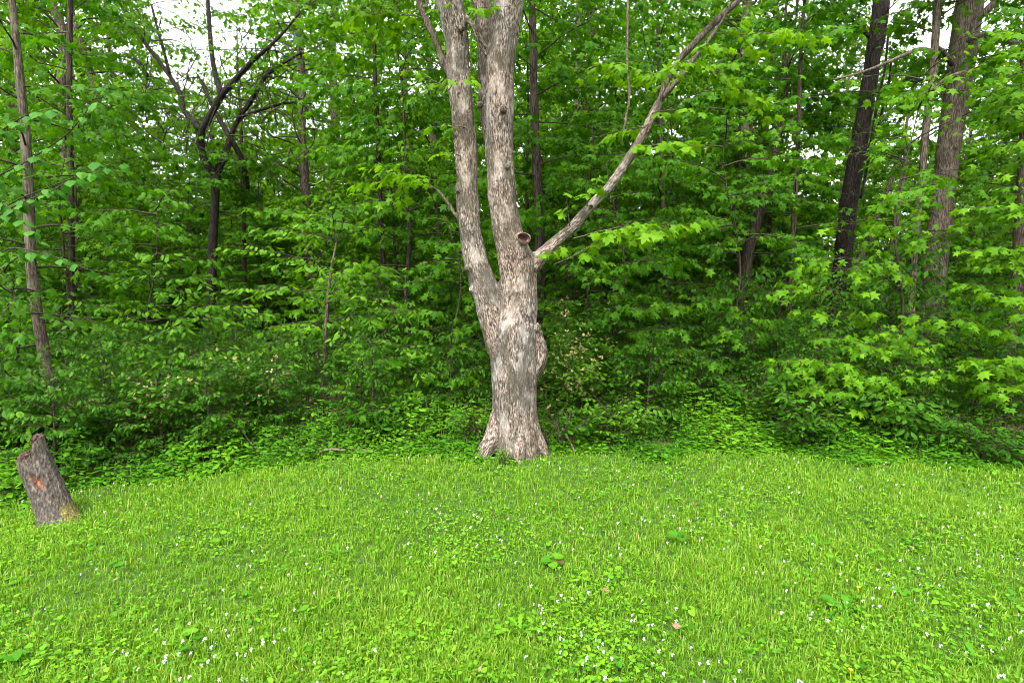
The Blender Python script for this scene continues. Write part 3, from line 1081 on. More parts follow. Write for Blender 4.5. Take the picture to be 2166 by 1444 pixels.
# grey sapling with layered oval leaves
def grey_sapling(lf, wd, P):
    for x, y, d, z in ((490, 530, 6.5, 2.0), (470, 620, 6.3, 1.75), (560, 480, 6.8, 2.2), (620, 460, 6.4, 2.3), (800, 470, 6.8, 2.2), (880, 560, 6.7, 1.9), (930, 660, 6.5, 1.5), (830, 640, 6.2, 1.55), (900, 740, 6.2, 1.2), (560, 700, 6.2, 1.35), (520, 760, 6.1, 1.2),
                       (600, 790, 6.0, 1.05), (800, 780, 6.0, 1.05), (940, 800, 6.1, 0.95), (740, 560, 6.2, 1.8), (650, 560, 6.1, 1.8), (600, 600, 6.3, 1.65), (760, 400, 6.6, 2.5), (690, 380, 6.4, 2.5), (640, 690, 6.1, 1.35), (740, 720, 6.05, 1.25)):
        to(x, y, d, z, clip=clip_lawn, start=0.22, tint=0.75, **ov())(lf, wd, P)


wood_tree('sapling', 'slender crooked grey sapling with tiers of oval leaves left of the big maple', [(693, 905, 10), (694, 850, 9), (690, 830, 9), (684, 770, 10), (690, 715, 9), (688, 690, 9), (693, 640, 8), (692, 615, 7), (700, 575, 6), (706, 540, 4), (712, 510, 3)], 6.7, None,
          'bark_grey', 'ovate', crownf=grey_sapling, sides=8, wob=0.08)
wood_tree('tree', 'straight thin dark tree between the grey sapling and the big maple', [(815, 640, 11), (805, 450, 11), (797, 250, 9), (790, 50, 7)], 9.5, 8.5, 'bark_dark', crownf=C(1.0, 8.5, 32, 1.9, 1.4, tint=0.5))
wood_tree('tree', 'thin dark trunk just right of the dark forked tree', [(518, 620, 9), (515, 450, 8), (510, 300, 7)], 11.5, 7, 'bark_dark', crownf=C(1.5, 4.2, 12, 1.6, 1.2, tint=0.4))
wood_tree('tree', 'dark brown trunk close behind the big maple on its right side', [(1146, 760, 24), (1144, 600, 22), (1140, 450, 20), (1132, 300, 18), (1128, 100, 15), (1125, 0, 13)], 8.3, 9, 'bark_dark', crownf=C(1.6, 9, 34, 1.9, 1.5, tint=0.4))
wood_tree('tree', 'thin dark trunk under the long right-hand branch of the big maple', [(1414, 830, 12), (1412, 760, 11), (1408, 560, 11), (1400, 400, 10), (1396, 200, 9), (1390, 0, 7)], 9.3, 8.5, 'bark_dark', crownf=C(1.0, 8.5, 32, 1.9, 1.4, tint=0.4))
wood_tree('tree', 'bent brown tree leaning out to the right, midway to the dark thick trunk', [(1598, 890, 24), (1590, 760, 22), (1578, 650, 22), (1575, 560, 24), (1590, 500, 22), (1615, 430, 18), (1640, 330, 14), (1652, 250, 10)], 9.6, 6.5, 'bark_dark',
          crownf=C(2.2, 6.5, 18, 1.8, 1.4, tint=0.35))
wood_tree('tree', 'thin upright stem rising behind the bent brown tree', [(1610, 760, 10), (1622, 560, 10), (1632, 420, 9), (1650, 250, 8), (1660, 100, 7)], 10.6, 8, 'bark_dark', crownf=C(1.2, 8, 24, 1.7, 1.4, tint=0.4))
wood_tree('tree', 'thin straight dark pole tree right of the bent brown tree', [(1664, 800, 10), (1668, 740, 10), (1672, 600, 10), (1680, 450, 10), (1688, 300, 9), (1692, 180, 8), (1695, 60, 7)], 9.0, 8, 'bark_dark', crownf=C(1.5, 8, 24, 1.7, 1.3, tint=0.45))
D13 = 11.5
wood_tree('tree', 'thick almost black trunk leaning right, with loose vines beside it', [(1752, 820, 40), (1760, 760, 36), (1770, 690, 34), (1785, 520, 34), (1800, 400, 34), (1818, 300, 32), (1835, 200, 30), (1850, 100, 28), (1862, 0, 26)], D13, 12, 'bark_black', sides=16,
          crownf=C(4.5, 12, 20, 2.2, 1.8, tint=0.4),
          limbs=[([(1830, 350, 6), (1845, 290, 6), (1855, 220, 6), (1872, 150, 5), (1880, 60, 4)], [D13 - .3] * 5), ([(1820, 420, 5), (1838, 340, 6), (1862, 250, 5), (1880, 180, 5), (1885, 130, 4)], [D13 - .2] * 5),
                 ([(1852, 130, 10), (1866, 100, 9), (1872, 60, 8), (1880, 0, 7)], [D13] * 4), ([(1852, 90, 9), (1820, 60, 7), (1790, 30, 5), (1755, 0, 4)], [D13] * 4)])
wood_tree('tree', 'pale split trunk leaning right just behind the almost black trunk', [(1786, 700, 18), (1792, 650, 17), (1805, 590, 17), (1820, 540, 15), (1838, 500, 14), (1862, 440, 11), (1890, 370, 8)], 14.5, 7, 'bark_grey', crownf=C(3.5, 7, 10, 1.8, 1.5, tint=0.5))
D15 = 8.8
wood_tree('tree', 'thin pale tree standing just left of the thick straight trunk', [(1922, 800, 15), (1925, 740, 14), (1930, 600, 14), (1938, 480, 13), (1950, 380, 13), (1960, 250, 14), (1975, 150, 15), (1983, 0, 14)], D15, 9, 'bark_grey',
          crownf=C(2.0, 9, 26, 1.7, 1.5, tint=0.5),
          limbs=[([(1972, 195, 8), (1985, 175, 8), (2011, 158, 8), (2058, 148, 7), (2112, 149, 6), (2159, 162, 5), (2230, 190, 3)], [D15 - .1, D15 - .2, D15 - .3, D15 - .4, D15 - .5, D15 - .5, D15 - .6]),
                 ([(1978, 110, 8), (1950, 101, 8), (1907, 119, 7), (1860, 140, 6), (1810, 158, 5), (1759, 169, 3)], [D15 - .1 * i for i in range(6)]),
                 ([(1966, 200, 7), (1940, 205, 6), (1907, 216, 6), (1875, 238, 5), (1860, 266, 3)], [D15 + .1 * i for i in range(5)])])
D16 = 9.3
wood_tree('tree', 'thick straight brown-grey trunk near the right edge of the picture', [(1945, 880, 58), (1952, 800, 52), (1962, 700, 48), (1979, 550, 45), (1996, 400, 41), (2008, 300, 42), (2024, 200, 46), (2038, 100, 48), (2052, 0, 48)], D16, 13, 'bark_grey', sides=20, wob=0.012,
          crownf=C(5.0, 13, 22, 2.4, 1.8, tint=0.5),
          limbs=[([(2050, 85, 16), (2069, 76, 13), (2094, 66, 11), (2120, 84, 9), (2152, 94, 8), (2200, 100, 6)], [D16 - .2, D16 - .3, D16 - .4, D16 - .5, D16 - .6, D16 - .7]),
                 ([(2045, 60, 20), (2062, 43, 16), (2094, 20, 14), (2115, -10, 12), (2150, -60, 9)], [D16, D16 - .1, D16 - .2, D16 - .2, D16 - .3]),
                 ([(2015, 137, 10), (2000, 112, 9), (1984, 100, 7)], [D16 - .2, D16 - .3, D16 - .4])])
wood_tree('tree', 'brown trunk cut by the right edge of the picture', [(2120, 860, 27), (2130, 760, 25), (2145, 650, 24), (2155, 520, 22), (2162, 400, 20), (2170, 250, 18)], 8.2, 9, 'bark_dark', crownf=C(1.8, 9, 26, 1.8, 1.4, tint=0.4))
wood_tree('tree', 'slight dark trunk low down behind the bent brown tree', [(1553, 830, 11), (1556, 700, 10), (1560, 600, 9), (1560, 480, 8)], 10.2, 6, 'bark_dark', crownf=C(1.6, 6, 16, 1.6, 1.3, tint=0.4))
wood_tree('tree', 'thin leaning grey stem between the black trunk and the thin pale tree', [(1852, 720, 15), (1860, 660, 14), (1875, 580, 14), (1895, 480, 12), (1905, 400, 9)], 13, 6.5, 'bark_grey', crownf=C(3, 6.5, 10, 1.8, 1.4, tint=0.55))

# ------------------------------------------------------------------ leafy young trees along the edge of the wood


def edge_maple(label, x, d, H, reach, base_px=None, tint=0.65, r=0.022, auto=None, size=0.094, leaf='maple', bark='twig', name='sapling', tpl=MAPLE, group=None, **kw):
    b = PX(x, 722, d)
    z0 = float(gz(b[0], b[1]))
    n = 10
    P = np.array([[b[0] + RNG.normal(0, .03) * i / n, d + RNG.normal(0, .03), z0 - .05 + H * i / (n - 1)] for i in range(n)])
    P[3:, 0] += .12 * np.sin(np.arange(n - 3) * .9 + x)
    rr = np.linspace(r, r * .12, n)
    auto = auto or (H * .72, H, 7, .8, .5)
    P, rr = resample(P, rr, 0.15)
    rt = root(name, (b[0], d, z0), label, 'tree', group)
    tk = Acc()
    tk.tube(P, rr, 8)
    tk.build('trunk', M[bark], rt, True)
    lf, wd = Acc(), Acc()
    for q in reach:
        to(q[0], q[1], q[2], q[3] if len(q) > 3 else max(.3, PX(q[0], q[1], q[2])[2] - .1), clip=clip_lawn, tint=tint, size=size, tpl=tpl, **kw)(lf, wd, P)
    if auto:
        crown(lf, wd, P, *auto, tpl, size, tint - .1, clip=clip_lawn, gap=kw.get('gap', .062), tgap=kw.get('tgap', .1))
    tag(wd.build('twigs', M['twig'], rt, True), kind='stuff')
    lf.build('crown', M[leaf], rt)


edge_maple('young maple with bright leaf tiers spread low in front of the thick straight trunk', 1900, 6.6, 4.2,
           [(1640, 770, 5.9), (1690, 830, 5.7), (1720, 780, 5.7), (1780, 830, 5.6), (1850, 800, 5.6), (1960, 790, 5.6), (2030, 790, 5.7), (1740, 720, 5.9), (1830, 740, 5.8), (1940, 740, 5.8), (1700, 900, 5.8),
            (1880, 690, 5.8), (1980, 670, 5.8), (2110, 700, 5.7), (2040, 680, 5.7), (1820, 870, 5.7), (1900, 850, 5.7), (1690, 560, 6.2), (1760, 570, 6.0), (1850, 560, 6.1), (1760, 480, 6.3), (1860, 440, 6.3),
            (1640, 620, 6.3), (1700, 660, 6.2), (1950, 360, 6.4), (1800, 300, 6.6), (1830, 270, 6.5), (1900, 270, 6.5), (2000, 400, 6.3)], tint=0.7, auto=(2.4, 4.2, 10, 1.2, .9))
edge_maple('young maple hanging bright leaves into the right edge of the picture', 2190, 5.9, 4.4,
           [(2080, 560, 5.5), (2050, 530, 5.6), (2120, 520, 5.4), (2030, 600, 5.6), (2100, 620, 5.4), (2080, 780, 5.3), (2110, 820, 5.2), (2060, 760, 5.5), (2140, 840, 5.1), (2150, 760, 5.2), (2130, 380, 5.6), (2060, 440, 5.7), (2160, 450, 5.4), (2100, 300, 5.8), (2070, 690, 5.5),
            (2150, 220, 5.7), (2080, 200, 5.9), (2150, 120, 5.7), (2090, 60, 5.9)], tint=0.7, auto=(2.2, 4.4, 12, 1.2, .9))
edge_maple('young maple with drooping leaves left of the big maple trunk', 960, 6.7, 2.6,
           [(850, 690, 6.3), (900, 650, 6.3), (960, 700, 6.2), (1000, 740, 6.2), (860, 760, 6.1), (920, 790, 6.1), (980, 800, 6.1), (840, 850, 6.0, .75), (900, 855, 6.0, .75), (960, 850, 6.1, .75), (1010, 840, 6.2, .8), (1000, 640, 6.4), (900, 560, 6.6), (960, 520, 6.8), (850, 600, 6.5), (1010, 680, 6.3)], tint=0.5)
edge_maple('maple sapling right of the big maple, under its long branch', 1300, 7.0, 3.2,
           [(1200, 560, 6.6), (1250, 600, 6.5), (1330, 560, 6.5), (1400, 560, 6.5), (1220, 680, 6.5), (1290, 660, 6.3), (1370, 660, 6.3), (1430, 700, 6.3), (1350, 720, 6.2), (1400, 760, 6.2), (1470, 640, 6.6), (1250, 480, 6.9), (1340, 460, 6.8), (1440, 480, 6.8), (1480, 560, 6.7)], tint=0.45)
edge_maple('maple sapling standing in front of the bent brown tree', 1540, 7.4, 4.0,
           [(1460, 620, 6.9), (1540, 700, 6.7), (1600, 720, 6.6), (1500, 760, 6.6), (1580, 620, 6.9), (1640, 680, 6.7), (1500, 520, 7.1), (1600, 500, 7.1), (1450, 440, 7.3), (1560, 420, 7.2), (1640, 380, 7.2), (1500, 350, 7.4), (1600, 300, 7.4), (1530, 260, 7.5), (1660, 220, 7.5)], tint=0.45, auto=(2.2, 4.0, 10, 1.4, 1.0))
edge_maple('ash sapling with long drooping oval leaflets left of the grey sapling', 330, 6.3, 2.6,
           [(180, 640, 5.9), (250, 660, 5.8), (310, 640, 5.9), (380, 680, 5.8), (220, 720, 5.8), (290, 740, 5.7), (350, 760, 5.7), (420, 760, 5.7), (480, 740, 5.8), (200, 790, 5.7), (260, 790, 5.7), (430, 820, 5.6, .9), (500, 820, 5.7, .9), (470, 680, 5.9), (540, 660, 6.0), (400, 620, 6.0), (300, 570, 6.1), (200, 580, 6.0), (460, 590, 6.2), (390, 800, 5.6), (380, 540, 6.2)],
           tint=0.65, size=0.088, leaf='ovate', tpl=OVATE, gap=.055, tgap=.08, hang=0.6)
edge_maple('leafy spicebush sapling at the left picture edge', 30, 5.4, 1.9,
           [(20, 640, 4.9), (60, 700, 4.9), (110, 740, 5.0), (-20, 760, 4.8), (60, 800, 4.8), (120, 830, 4.9), (30, 860, 4.7), (-40, 860, 4.7), (150, 880, 5.0), (90, 900, 4.8), (170, 780, 5.1), (-60, 680, 4.8), (40, 560, 5.1)], tint=0.45, size=0.085, leaf='ovate', tpl=OVATE, gap=.06, tgap=.09)

# broad-leaved sapling by the pale trunk: its big leaves one by one
BROAD = fan([(0, 0), (-0.1, 0.22), (0.05, 0.42), (0.35, 0.46), (0.62, 0.3), (0.84, 0.12), (1, 0)], (0.4, 0), 0.4, 0.3)


def broad_sapling():
    d = 4.9
    b = PX(-60, 722, d)
    z0 = float(gz(b[0], b[1]))
    rt = root('sapling', (b[0], d, z0), 'broad-leaved sapling reaching in from the left across the slim pale tree', 'tree')
    P = np.array([[b[0], d, z0 - .05], [b[0] + .02, d, 1.0], [b[0] - .02, d + .02, 2.0], [b[0] + .02, d, 3.0], [b[0] + 0.05, d, 3.6]])
    P, r = resample(P, np.linspace(.022, .005, 5), .15)
    tk = Acc()
    tk.tube(P, r, 8)
    arms = [((40, 430), (120, 400), (215, 330)), ((60, 340), (150, 280), (230, 170)), ((20, 520), (110, 540), (200, 575)), ((10, 270), (60, 240), (110, 230)), ((40, 420), (170, 370), (270, 335)), ((0, 420), (60, 480), (90, 520))]
    spots = []
    for a in arms:
        pts = np.array([PX(-60, a[0][1] + 60, d)] + [PX(x, y, d - .1 * i - .05) for i, (x, y) in enumerate(a)])
        q, rr = resample(pts, np.array([.008, .006, .004, .002]), .07)
        tk.tube(q, rr, 5)
        for i in range(3, len(q), 2):
            for sd in (-1, 1):
                if RNG.random() < .8:
                    spots.append((q[i], q[min(i + 1, len(q) - 1)] - q[i - 1], sd))
    tk.build('trunk', M['twig'], rt, True)
    meshes = []
    for k in range(4):
        a = Acc()
        v, f = BROAD
        v = v.copy()
        v[:, 2] += RNG.normal(0, .02, len(v))
        a.add(v, f, None, .3 + .2 * k)
        meshes.append(a.mesh('leaf', M['mulberry']))
    for i, (p, dv, sd) in enumerate(spots):
        dv = norm(dv)
        t = rotz(dv[None], np.array([sd * RNG.uniform(.5, 1.2)]))[0]
        t = norm(np.array([t[0], t[1] - .25, -RNG.uniform(.2, 1.1)]))
        up = np.array([0, -.45, 1]) + RNG.normal(0, .25, 3)
        nrm = norm(up - np.dot(up, t) * t)
        bi = np.cross(nrm, t)
        S = RNG.uniform(.062, .1)
        o = bpy.data.objects.new('leaf', meshes[i % 4])
        COL.objects.link(o)
        from mathutils import Matrix
        pp = p + t * .03
        W = Matrix(((t[0] * S, bi[0] * S, nrm[0] * S, pp[0]), (t[1] * S, bi[1] * S, nrm[1] * S, pp[1]), (t[2] * S, bi[2] * S, nrm[2] * S, pp[2]), (0, 0, 0, 1)))
        o.parent = rt
        o.matrix_parent_inverse = rt.matrix_world.inverted()
        o.matrix_basis = W


broad_sapling()

# ------------------------------------------------------------------ shrubs at the edge


def shrub(name, label, x, d, H, W, ns, tpl, size, tint, mat, blossom=0, leafgap=.05, group=None, clipf=clip_lawn, cat='shrub', twl=.4):
    d = d - .28 if d > 5.3 else d
    b = PX(x, 722, d)
    z0 = float(gz(b[0], d))
    rt = root(name, (b[0], d, z0), label, cat, group)
    st, lf, bl = Acc(), Acc(), Acc()
    for i in range(ns):
        a = RNG.random() * 6.28
        out = W * RNG.uniform(.15, 1) ** .7
        h = H * RNG.uniform(.45, 1)
        n = 8
        s = np.linspace(0, 1, n)[:, None]
        p0 = np.array([b[0] + RNG.normal(0, .06), d + RNG.normal(0, .06), z0 - .03])
        dirv = np.array([math.cos(a), math.sin(a), 0])
        P = p0 + dirv * out * s ** 1.6 + np.array([0, 0, 1]) * h * (1.25 * s - .32 * s ** 3) + RNG.normal(0, .015, (n, 3))
        spray(lf, st, None, None, None, .007, tpl, size, tint + RNG.normal(0, .06), path=P, gap=leafgap, tgap=.06, twig=twl, hang=.35, jit=.5, start=.25, keep=.85, clip=clipf)
        if blossom:
            k = int(blossom * RNG.uniform(.5, 1.5))
            t = RNG.uniform(.4, 1, k)
            q = np.stack([np.interp(t, s[:, 0], P[:, c]) for c in range(3)], -1) + RNG.normal(0, .07, (k, 3)) * np.array([1, 1, .6]) + np.array([0, -.02, .035])
            q = q[clipf(q)]
            for pt in q:
                m = 6
                dd = norm(RNG.normal(0, .6, (m, 3)) + np.array([0, -.35, .8]))
                bl.leaves(np.repeat(pt[None], m, 0), dd, RNG.normal(0, 1, (m, 3)), RNG.uniform(.022, .04, m), OVATE_LO, RNG.random(m))
    st.build('stems', M['twig'], rt, True)
    lf.build('crown', M[mat], rt)
    if bl.n:
        bl.build('blossoms', M['cream'], rt)


shrub('honeysuckle_bush', 'honeysuckle bush dotted with cream blossoms, between the stump and the grey sapling', 335, 5.75, 1.0, .65, 26, OVATE, .055, .45, 'ovate', blossom=7)
shrub('honeysuckle_bush', 'honeysuckle bush with cream blossoms behind the dark rotten log', 535, 6.2, 1.1, .55, 20, OVATE, .055, .4, 'ovate', blossom=6)
shrub('honeysuckle_bush', 'honeysuckle bush with cream blossoms hugging the right side of the big maple', 1205, 6.5, 1.25, .42, 24, OVATE, .055, .6, 'ovate', blossom=10)
shrub('honeysuckle_bush', 'tall sparse honeysuckle behind the burl of the big maple', 1220, 7.2, 1.7, .6, 16, OVATE, .06, .45, 'ovate', blossom=5)
shrub('honeysuckle_bush', 'honeysuckle with a few cream blossoms beside the leaning stump', 60, 5.2, 1.0, .7, 18, OVATE, .06, .45, 'ovate', blossom=6)
shrub('leafy_shrub', 'low dense shrub against the right root of the big maple', 1180, 5.95, .55, .38, 20, OVATE, .075, .35, 'ovate')
shrub('leafy_shrub', 'light green shrub a step right of the big maple', 1310, 6.1, .62, .5, 20, OVATE, .06, .7, 'ovate')
shrub('leafy_shrub', 'thin arching shrub between the big maple and the bent brown tree', 1340, 6.6, 1.15, .6, 14, OVATE, .065, .55, 'ovate')
shrub('leafy_shrub', 'small shrub against the left root of the big maple', 1010, 6.0, .5, .3, 16, OVATE, .05, .55, 'ovate')
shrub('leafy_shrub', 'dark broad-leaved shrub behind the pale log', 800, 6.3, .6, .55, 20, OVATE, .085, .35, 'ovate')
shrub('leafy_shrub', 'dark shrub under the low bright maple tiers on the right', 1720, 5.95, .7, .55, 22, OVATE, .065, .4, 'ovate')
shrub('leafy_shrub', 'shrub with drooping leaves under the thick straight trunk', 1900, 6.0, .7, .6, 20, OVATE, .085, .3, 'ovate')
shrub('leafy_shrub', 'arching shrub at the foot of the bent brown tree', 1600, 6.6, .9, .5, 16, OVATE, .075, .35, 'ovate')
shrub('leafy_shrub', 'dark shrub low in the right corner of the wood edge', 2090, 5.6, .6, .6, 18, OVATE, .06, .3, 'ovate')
shrub('leafy_shrub', 'fresh green shrub in front of the cream-flowered bushes, left of the rotten log', 430, 5.6, .5, .4, 18, OVATE, .06, .6, 'ovate')
shrub('leafy_shrub', 'shrub close behind the leaning stump', 190, 5.5, .7, .55, 20, OVATE, .07, .4, 'ovate')
shrub('leafy_shrub', 'low bright sprout between the front roots of the big maple', 1068, 5.22, .17, .1, 10, OVATE, .03, .8, 'cover', clipf=lambda P: P[:, 2] > -1, leafgap=.025, cat='plant')

# ------------------------------------------------------------------ trees deeper in the wood: a few kinds, copied one by one


def proto(kind):
    tk, wd, lf = Acc(), Acc(), Acc()
    if kind == 'under':                            # layered understorey maple
        H = 5.2
        P = np.array([[RNG.normal(0, .05), RNG.normal(0, .05), z] for z in np.linspace(-.1, H, 12)])
        P, r = resample(P, np.linspace(.045, .008, 12), .25)
        crown(lf, wd, P, .6, H, 40, 1.9, .9, MAPLE_LO, .115, .5, r=.01, gap=.065, tgap=.1, keep=.92, lw=.18)
    elif kind == 'tall':
        H = 13
        P = np.array([[RNG.normal(0, .1), RNG.normal(0, .1), z] for z in np.linspace(-.1, H, 14)])
        P, r = resample(P, np.linspace(.17, .03, 14), .3)
        crown(lf, wd, P, 2.0, H, 84, 2.8, 1.6, MAPLE_LO, .15, .75, r=.022, el=(.05, .8), gap=.09, tgap=.16, twig=.42, keep=.9, lw=.18, tiny=False)
    elif kind == 'bush':
        H = 2.2
        P = np.array([[0, 0, z] for z in np.linspace(-.1, H, 6)])
        P, r = resample(P, np.linspace(.03, .008, 6), .25)
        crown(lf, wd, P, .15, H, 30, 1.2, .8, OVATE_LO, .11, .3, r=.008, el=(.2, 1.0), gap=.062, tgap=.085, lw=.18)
    tk.tube(P, r, 9)
    return (tk.mesh('trunk', M['bark_dark' if kind != 'tall' else 'bark_grey'], True), wd.mesh('twigs', M['twig'], True),
            lf.mesh('crown', M['ovate' if kind == 'bush' else 'maple']))


PROTOS = {'under': [proto('under') for _ in range(4)], 'tall': [proto('tall') for _ in range(3)], 'bush': [proto('bush') for _ in range(2)]}
MARKS = sorted([(-0.86, 'the slim pale leaning tree'), (-0.77, 'the thin dark trunk by the pale leaning tree'), (-0.53, 'the dark forked tree'), (-0.33, 'the grey sapling'), (-0.23, 'the straight dark tree by the grey sapling'),
                (0.0, 'the big maple'), (0.18, 'the long branch of the big maple'), (0.28, 'the trunk under the long branch'), (0.42, 'the bent brown tree'), (0.5, 'the dark pole tree'), (0.59, 'the almost black trunk'),
                (0.71, 'the thin pale tree'), (0.78, 'the thick straight trunk'), (0.9, 'the trunk at the right edge')])
ORD = ('', 'second', 'third', 'fourth', 'fifth', 'sixth', 'seventh', 'eighth', 'ninth', 'tenth', 'eleventh', 'twelfth', 'thirteenth', 'fourteenth', 'fifteenth', 'sixteenth', 'seventeenth', 'eighteenth', 'nineteenth', 'twentieth') + tuple('twenty-' + q for q in ('first', 'second', 'third', 'fourth', 'fifth', 'sixth', 'seventh', 'eighth', 'ninth')) + ('thirtieth', 'thirty-first', 'thirty-second', 'thirty-third', 'thirty-fourth', 'thirty-fifth', 'thirty-sixth', 'thirty-seventh', 'thirty-eighth', 'thirty-ninth') + ('fortieth',) * 40
LAB = {'under': ('sapling', 'tiered young maple', 'understorey maples behind the wood edge'),
       'tall': ('tree', 'tall leafy tree', 'tall trees deep in the wood'),
       'bush': ('leafy_shrub', 'low leafy bush', 'bushes on the wood floor')}
SPOTS = []


def deep(kind, x, y, s, label):
    nm, lb, gr = LAB[kind]
    q = PROTOS[kind][int(RNG.integers(len(PROTOS[kind])))]
    rt = bpy.data.objects.new(nm, None)
    COL.objects.link(rt)
    rt.location = (x, y, float(gz(x, y)))
    rt.rotation_euler = (RNG.normal(0, .03), RNG.normal(0, .03), RNG.random() * 6.28)
    rt.scale = (s, s, s * RNG.uniform(.9, 1.15))
    tag(rt, label, 'tree' if kind != 'bush' else 'shrub', gr)
    for n, me in zip(('trunk', 'twigs', 'crown'), q):
        o = bpy.data.objects.new(n, me)
        COL.objects.link(o)
        o.parent = rt
        if n == 'twigs':
            o['kind'] = 'stuff'


def scatter(kind, n, y0, y1, gap, smin, smax, power=1.0, front=1.9):
    pts = []
    for _ in range(n * 40):
        if len(pts) >= n:
            break
        y = y0 + (y1 - y0) * RNG.random() ** power
        x = RNG.uniform(-1, 1) * (0.98 * y + 1.5)
        if y < edge(x) + front or (abs(x) < .55 and y < 6.9):
            continue
        if any((x - a) ** 2 + (y - b) ** 2 < (gap * (.5 + y / 20)) ** 2 for a, b in pts):
            continue
        # sight lines the photograph has: the sky behind the dark forked tree, the trunks on the right
        if kind == 'tall' and -.59 < x / y < -.42 and y < 20:
            continue
        if kind == 'under' and any(abs(x / y - c) < w and y < dd for c, w, dd in ((-.52, .13, 10.8), (.62, .16, 13.5), (.76, .14, 12), (.42, .08, 10))):
            continue
        if kind == 'tall' and any(abs(x / y - c) < w and y < dd for c, w, dd in ((.66, .19, 18),)):
            continue
        pts.append((x, y))
        SPOTS.append((kind, x, y, RNG.uniform(smin, smax)))


scatter('bush', 84, 4.3, 7.6, .5, .3, .52, 1.0, .48)
scatter('bush', 40, 7.0, 11, .9, .45, .8, 1.0, 1.5)
scatter('under', 52, 7.8, 19, 1.3, .75, 1.15, 1.0)
scatter('bush', 60, 9.0, 30, 1.2, .8, 1.5, 1.0)
scatter('tall', 38, 12, 24, 2.0, .75, 1.2, 1.0)
scatter('under', 64, 21, 36, 1.6, 1.2, 2.0, 1.0)
cnt = {}
for kind, x, y, s_ in sorted(SPOTS, key=lambda q: q[2]):
    mk = min(MARKS, key=lambda m: abs(m[0] - x / y))[1]
    c = cnt.get((kind, mk), 0)
    cnt[(kind, mk)] = c + 1
    deep(kind, x, y, s_, LAB[kind][1] + ', ' + (ORD[c] + ' one back' if c else 'nearest') + ' behind ' + mk)

# ------------------------------------------------------------------ vine, logs and sticks
def rod(name, label, cat, px, mat, ground=False, depths=None, wob=.1, sides=7, group=None):
    P = np.array([PX(x, y, d) for x, y, w, d in px])
    r = np.array([PR(w, d) for x, y, w, d in px])
    if ground:
        P[:, 2] = gz(P[:, 0], P[:, 1]) + np.array(ground) + r * .6
    P, r = resample(P, r, .05, wob)
    a = Acc()
    a.tube(P, r, sides)
    tag(a.build(name, M[mat], None, True), label, cat, group)


rod('hanging_vine', 'thin pale vine hanging down between the big maple and its long right branch', 'vine', [(1329, -160, 4, 5.9), (1328, 0, 4, 5.9), (1327, 100, 4, 5.9), (1326, 150, 4, 5.9), (1333, 200, 5, 5.9), (1326, 240, 5, 5.9), (1320, 270, 4, 5.9), (1315, 310, 3, 5.9)], 'deadwood', wob=.2)


def log(name, label, x, y, d, L, r, az, mat, tilt=0.0, lump=.25):
    c = PX(x, y, d)
    z = float(gz(c[0], d)) + r * .7
    n, ns = 22, 18
    dv = np.array([math.cos(az), math.sin(az), tilt])
    sd = norm(np.cross(dv, [0, 0, 1]))
    up = norm(np.cross(sd, dv))
    V = []
    for i in range(n):
        t = i / (n - 1) - .5
        for j in range(ns):
            a = 2 * math.pi * j / ns
            q = r * (1 + lump * noise.noise((math.cos(a) * 1.5 + x, math.sin(a) * 1.5, t * L * 5)) + .5 * lump * noise.noise((math.cos(a) * 5, math.sin(a) * 5 + x, t * L * 18)))
            V.append(np.array([c[0], d, z]) + dv * t * L * (1 + .05 * math.sin(a * 3)) + (sd * math.cos(a) + up * math.sin(a)) * q)
    i, j = np.meshgrid(np.arange(n - 1), np.arange(ns), indexing='ij')
    k = (j + 1) % ns
    Q = np.stack([i * ns + j, i * ns + k, (i + 1) * ns + k, (i + 1) * ns + j], -1).reshape(-1, 4)
    V = np.array(V)
    e0, e1 = V[:ns].mean(0) + dv * .02, V[-ns:].mean(0) - dv * .02
    V = np.concatenate([V, [e0, e1]])
    T = np.concatenate([[[(q + 1) % ns, q, n * ns] for q in range(ns)], [[(n - 1) * ns + q, (n - 1) * ns + (q + 1) % ns, n * ns + 1] for q in range(ns)]])
    a = Acc()
    a.add(V, T, Q)
    tag(a.build(name, M[mat], None, True), label, 'log')


log('rotten_log', 'dark rotten log lying at the wood edge under the cream-flowered bushes', 566, 938, 5.75, .55, .075, .1, 'rot', lump=.4)
log('rotten_log', 'short dark crumbling log lying behind the ground cover next to the larger one', 640, 928, 6.1, .4, .06, 1.0, 'rot', lump=.4)
log('fallen_log', 'weathered brown log end showing behind the ground cover left of the big maple', 860, 920, 6.1, .5, .05, .25, 'deadwood', tilt=.08, lump=.35)
log('fallen_log', 'broken slab of pale dead wood at the lawn edge below the grey sapling', 765, 958, 5.5, .3, .035, -.2, 'deadwood', lump=.5)
log('fallen_log', 'brown decayed log in the ground cover under the bent brown tree', 1500, 915, 6.1, .32, .04, .15, 'deadwood', lump=.4)
rod('fallen_stick', 'crooked pale stick lying at the lawn edge below the grey sapling', 'stick', [(672, 968, 7, 5.35), (690, 960, 7, 5.4), (712, 957, 6, 5.42), (730, 962, 5, 5.4)], 'deadwood', ground=[.05, .07, .07, .05])
rod('fallen_stick', 'bare stick leaning in the leaves right of the big maple', 'stick', [(1190, 912, 5, 5.75), (1205, 925, 5, 5.6), (1216, 938, 4, 5.5)], 'deadwood', ground=[.2, .11, .03])
rod('fallen_stick', 'bent pale stick in the ground cover by the rotten log', 'stick', [(510, 925, 4, 5.6), (530, 945, 3.5, 5.45), (550, 958, 3, 5.3)], 'deadwood', ground=[.2, .12, .06])
rod('dead_sapling', 'bare dead upright stick in the shade left of the big maple', 'stick', [(899, 912, 5, 6.4), (900, 880, 5, 6.4), (903, 850, 4, 6.4)], 'deadwood')

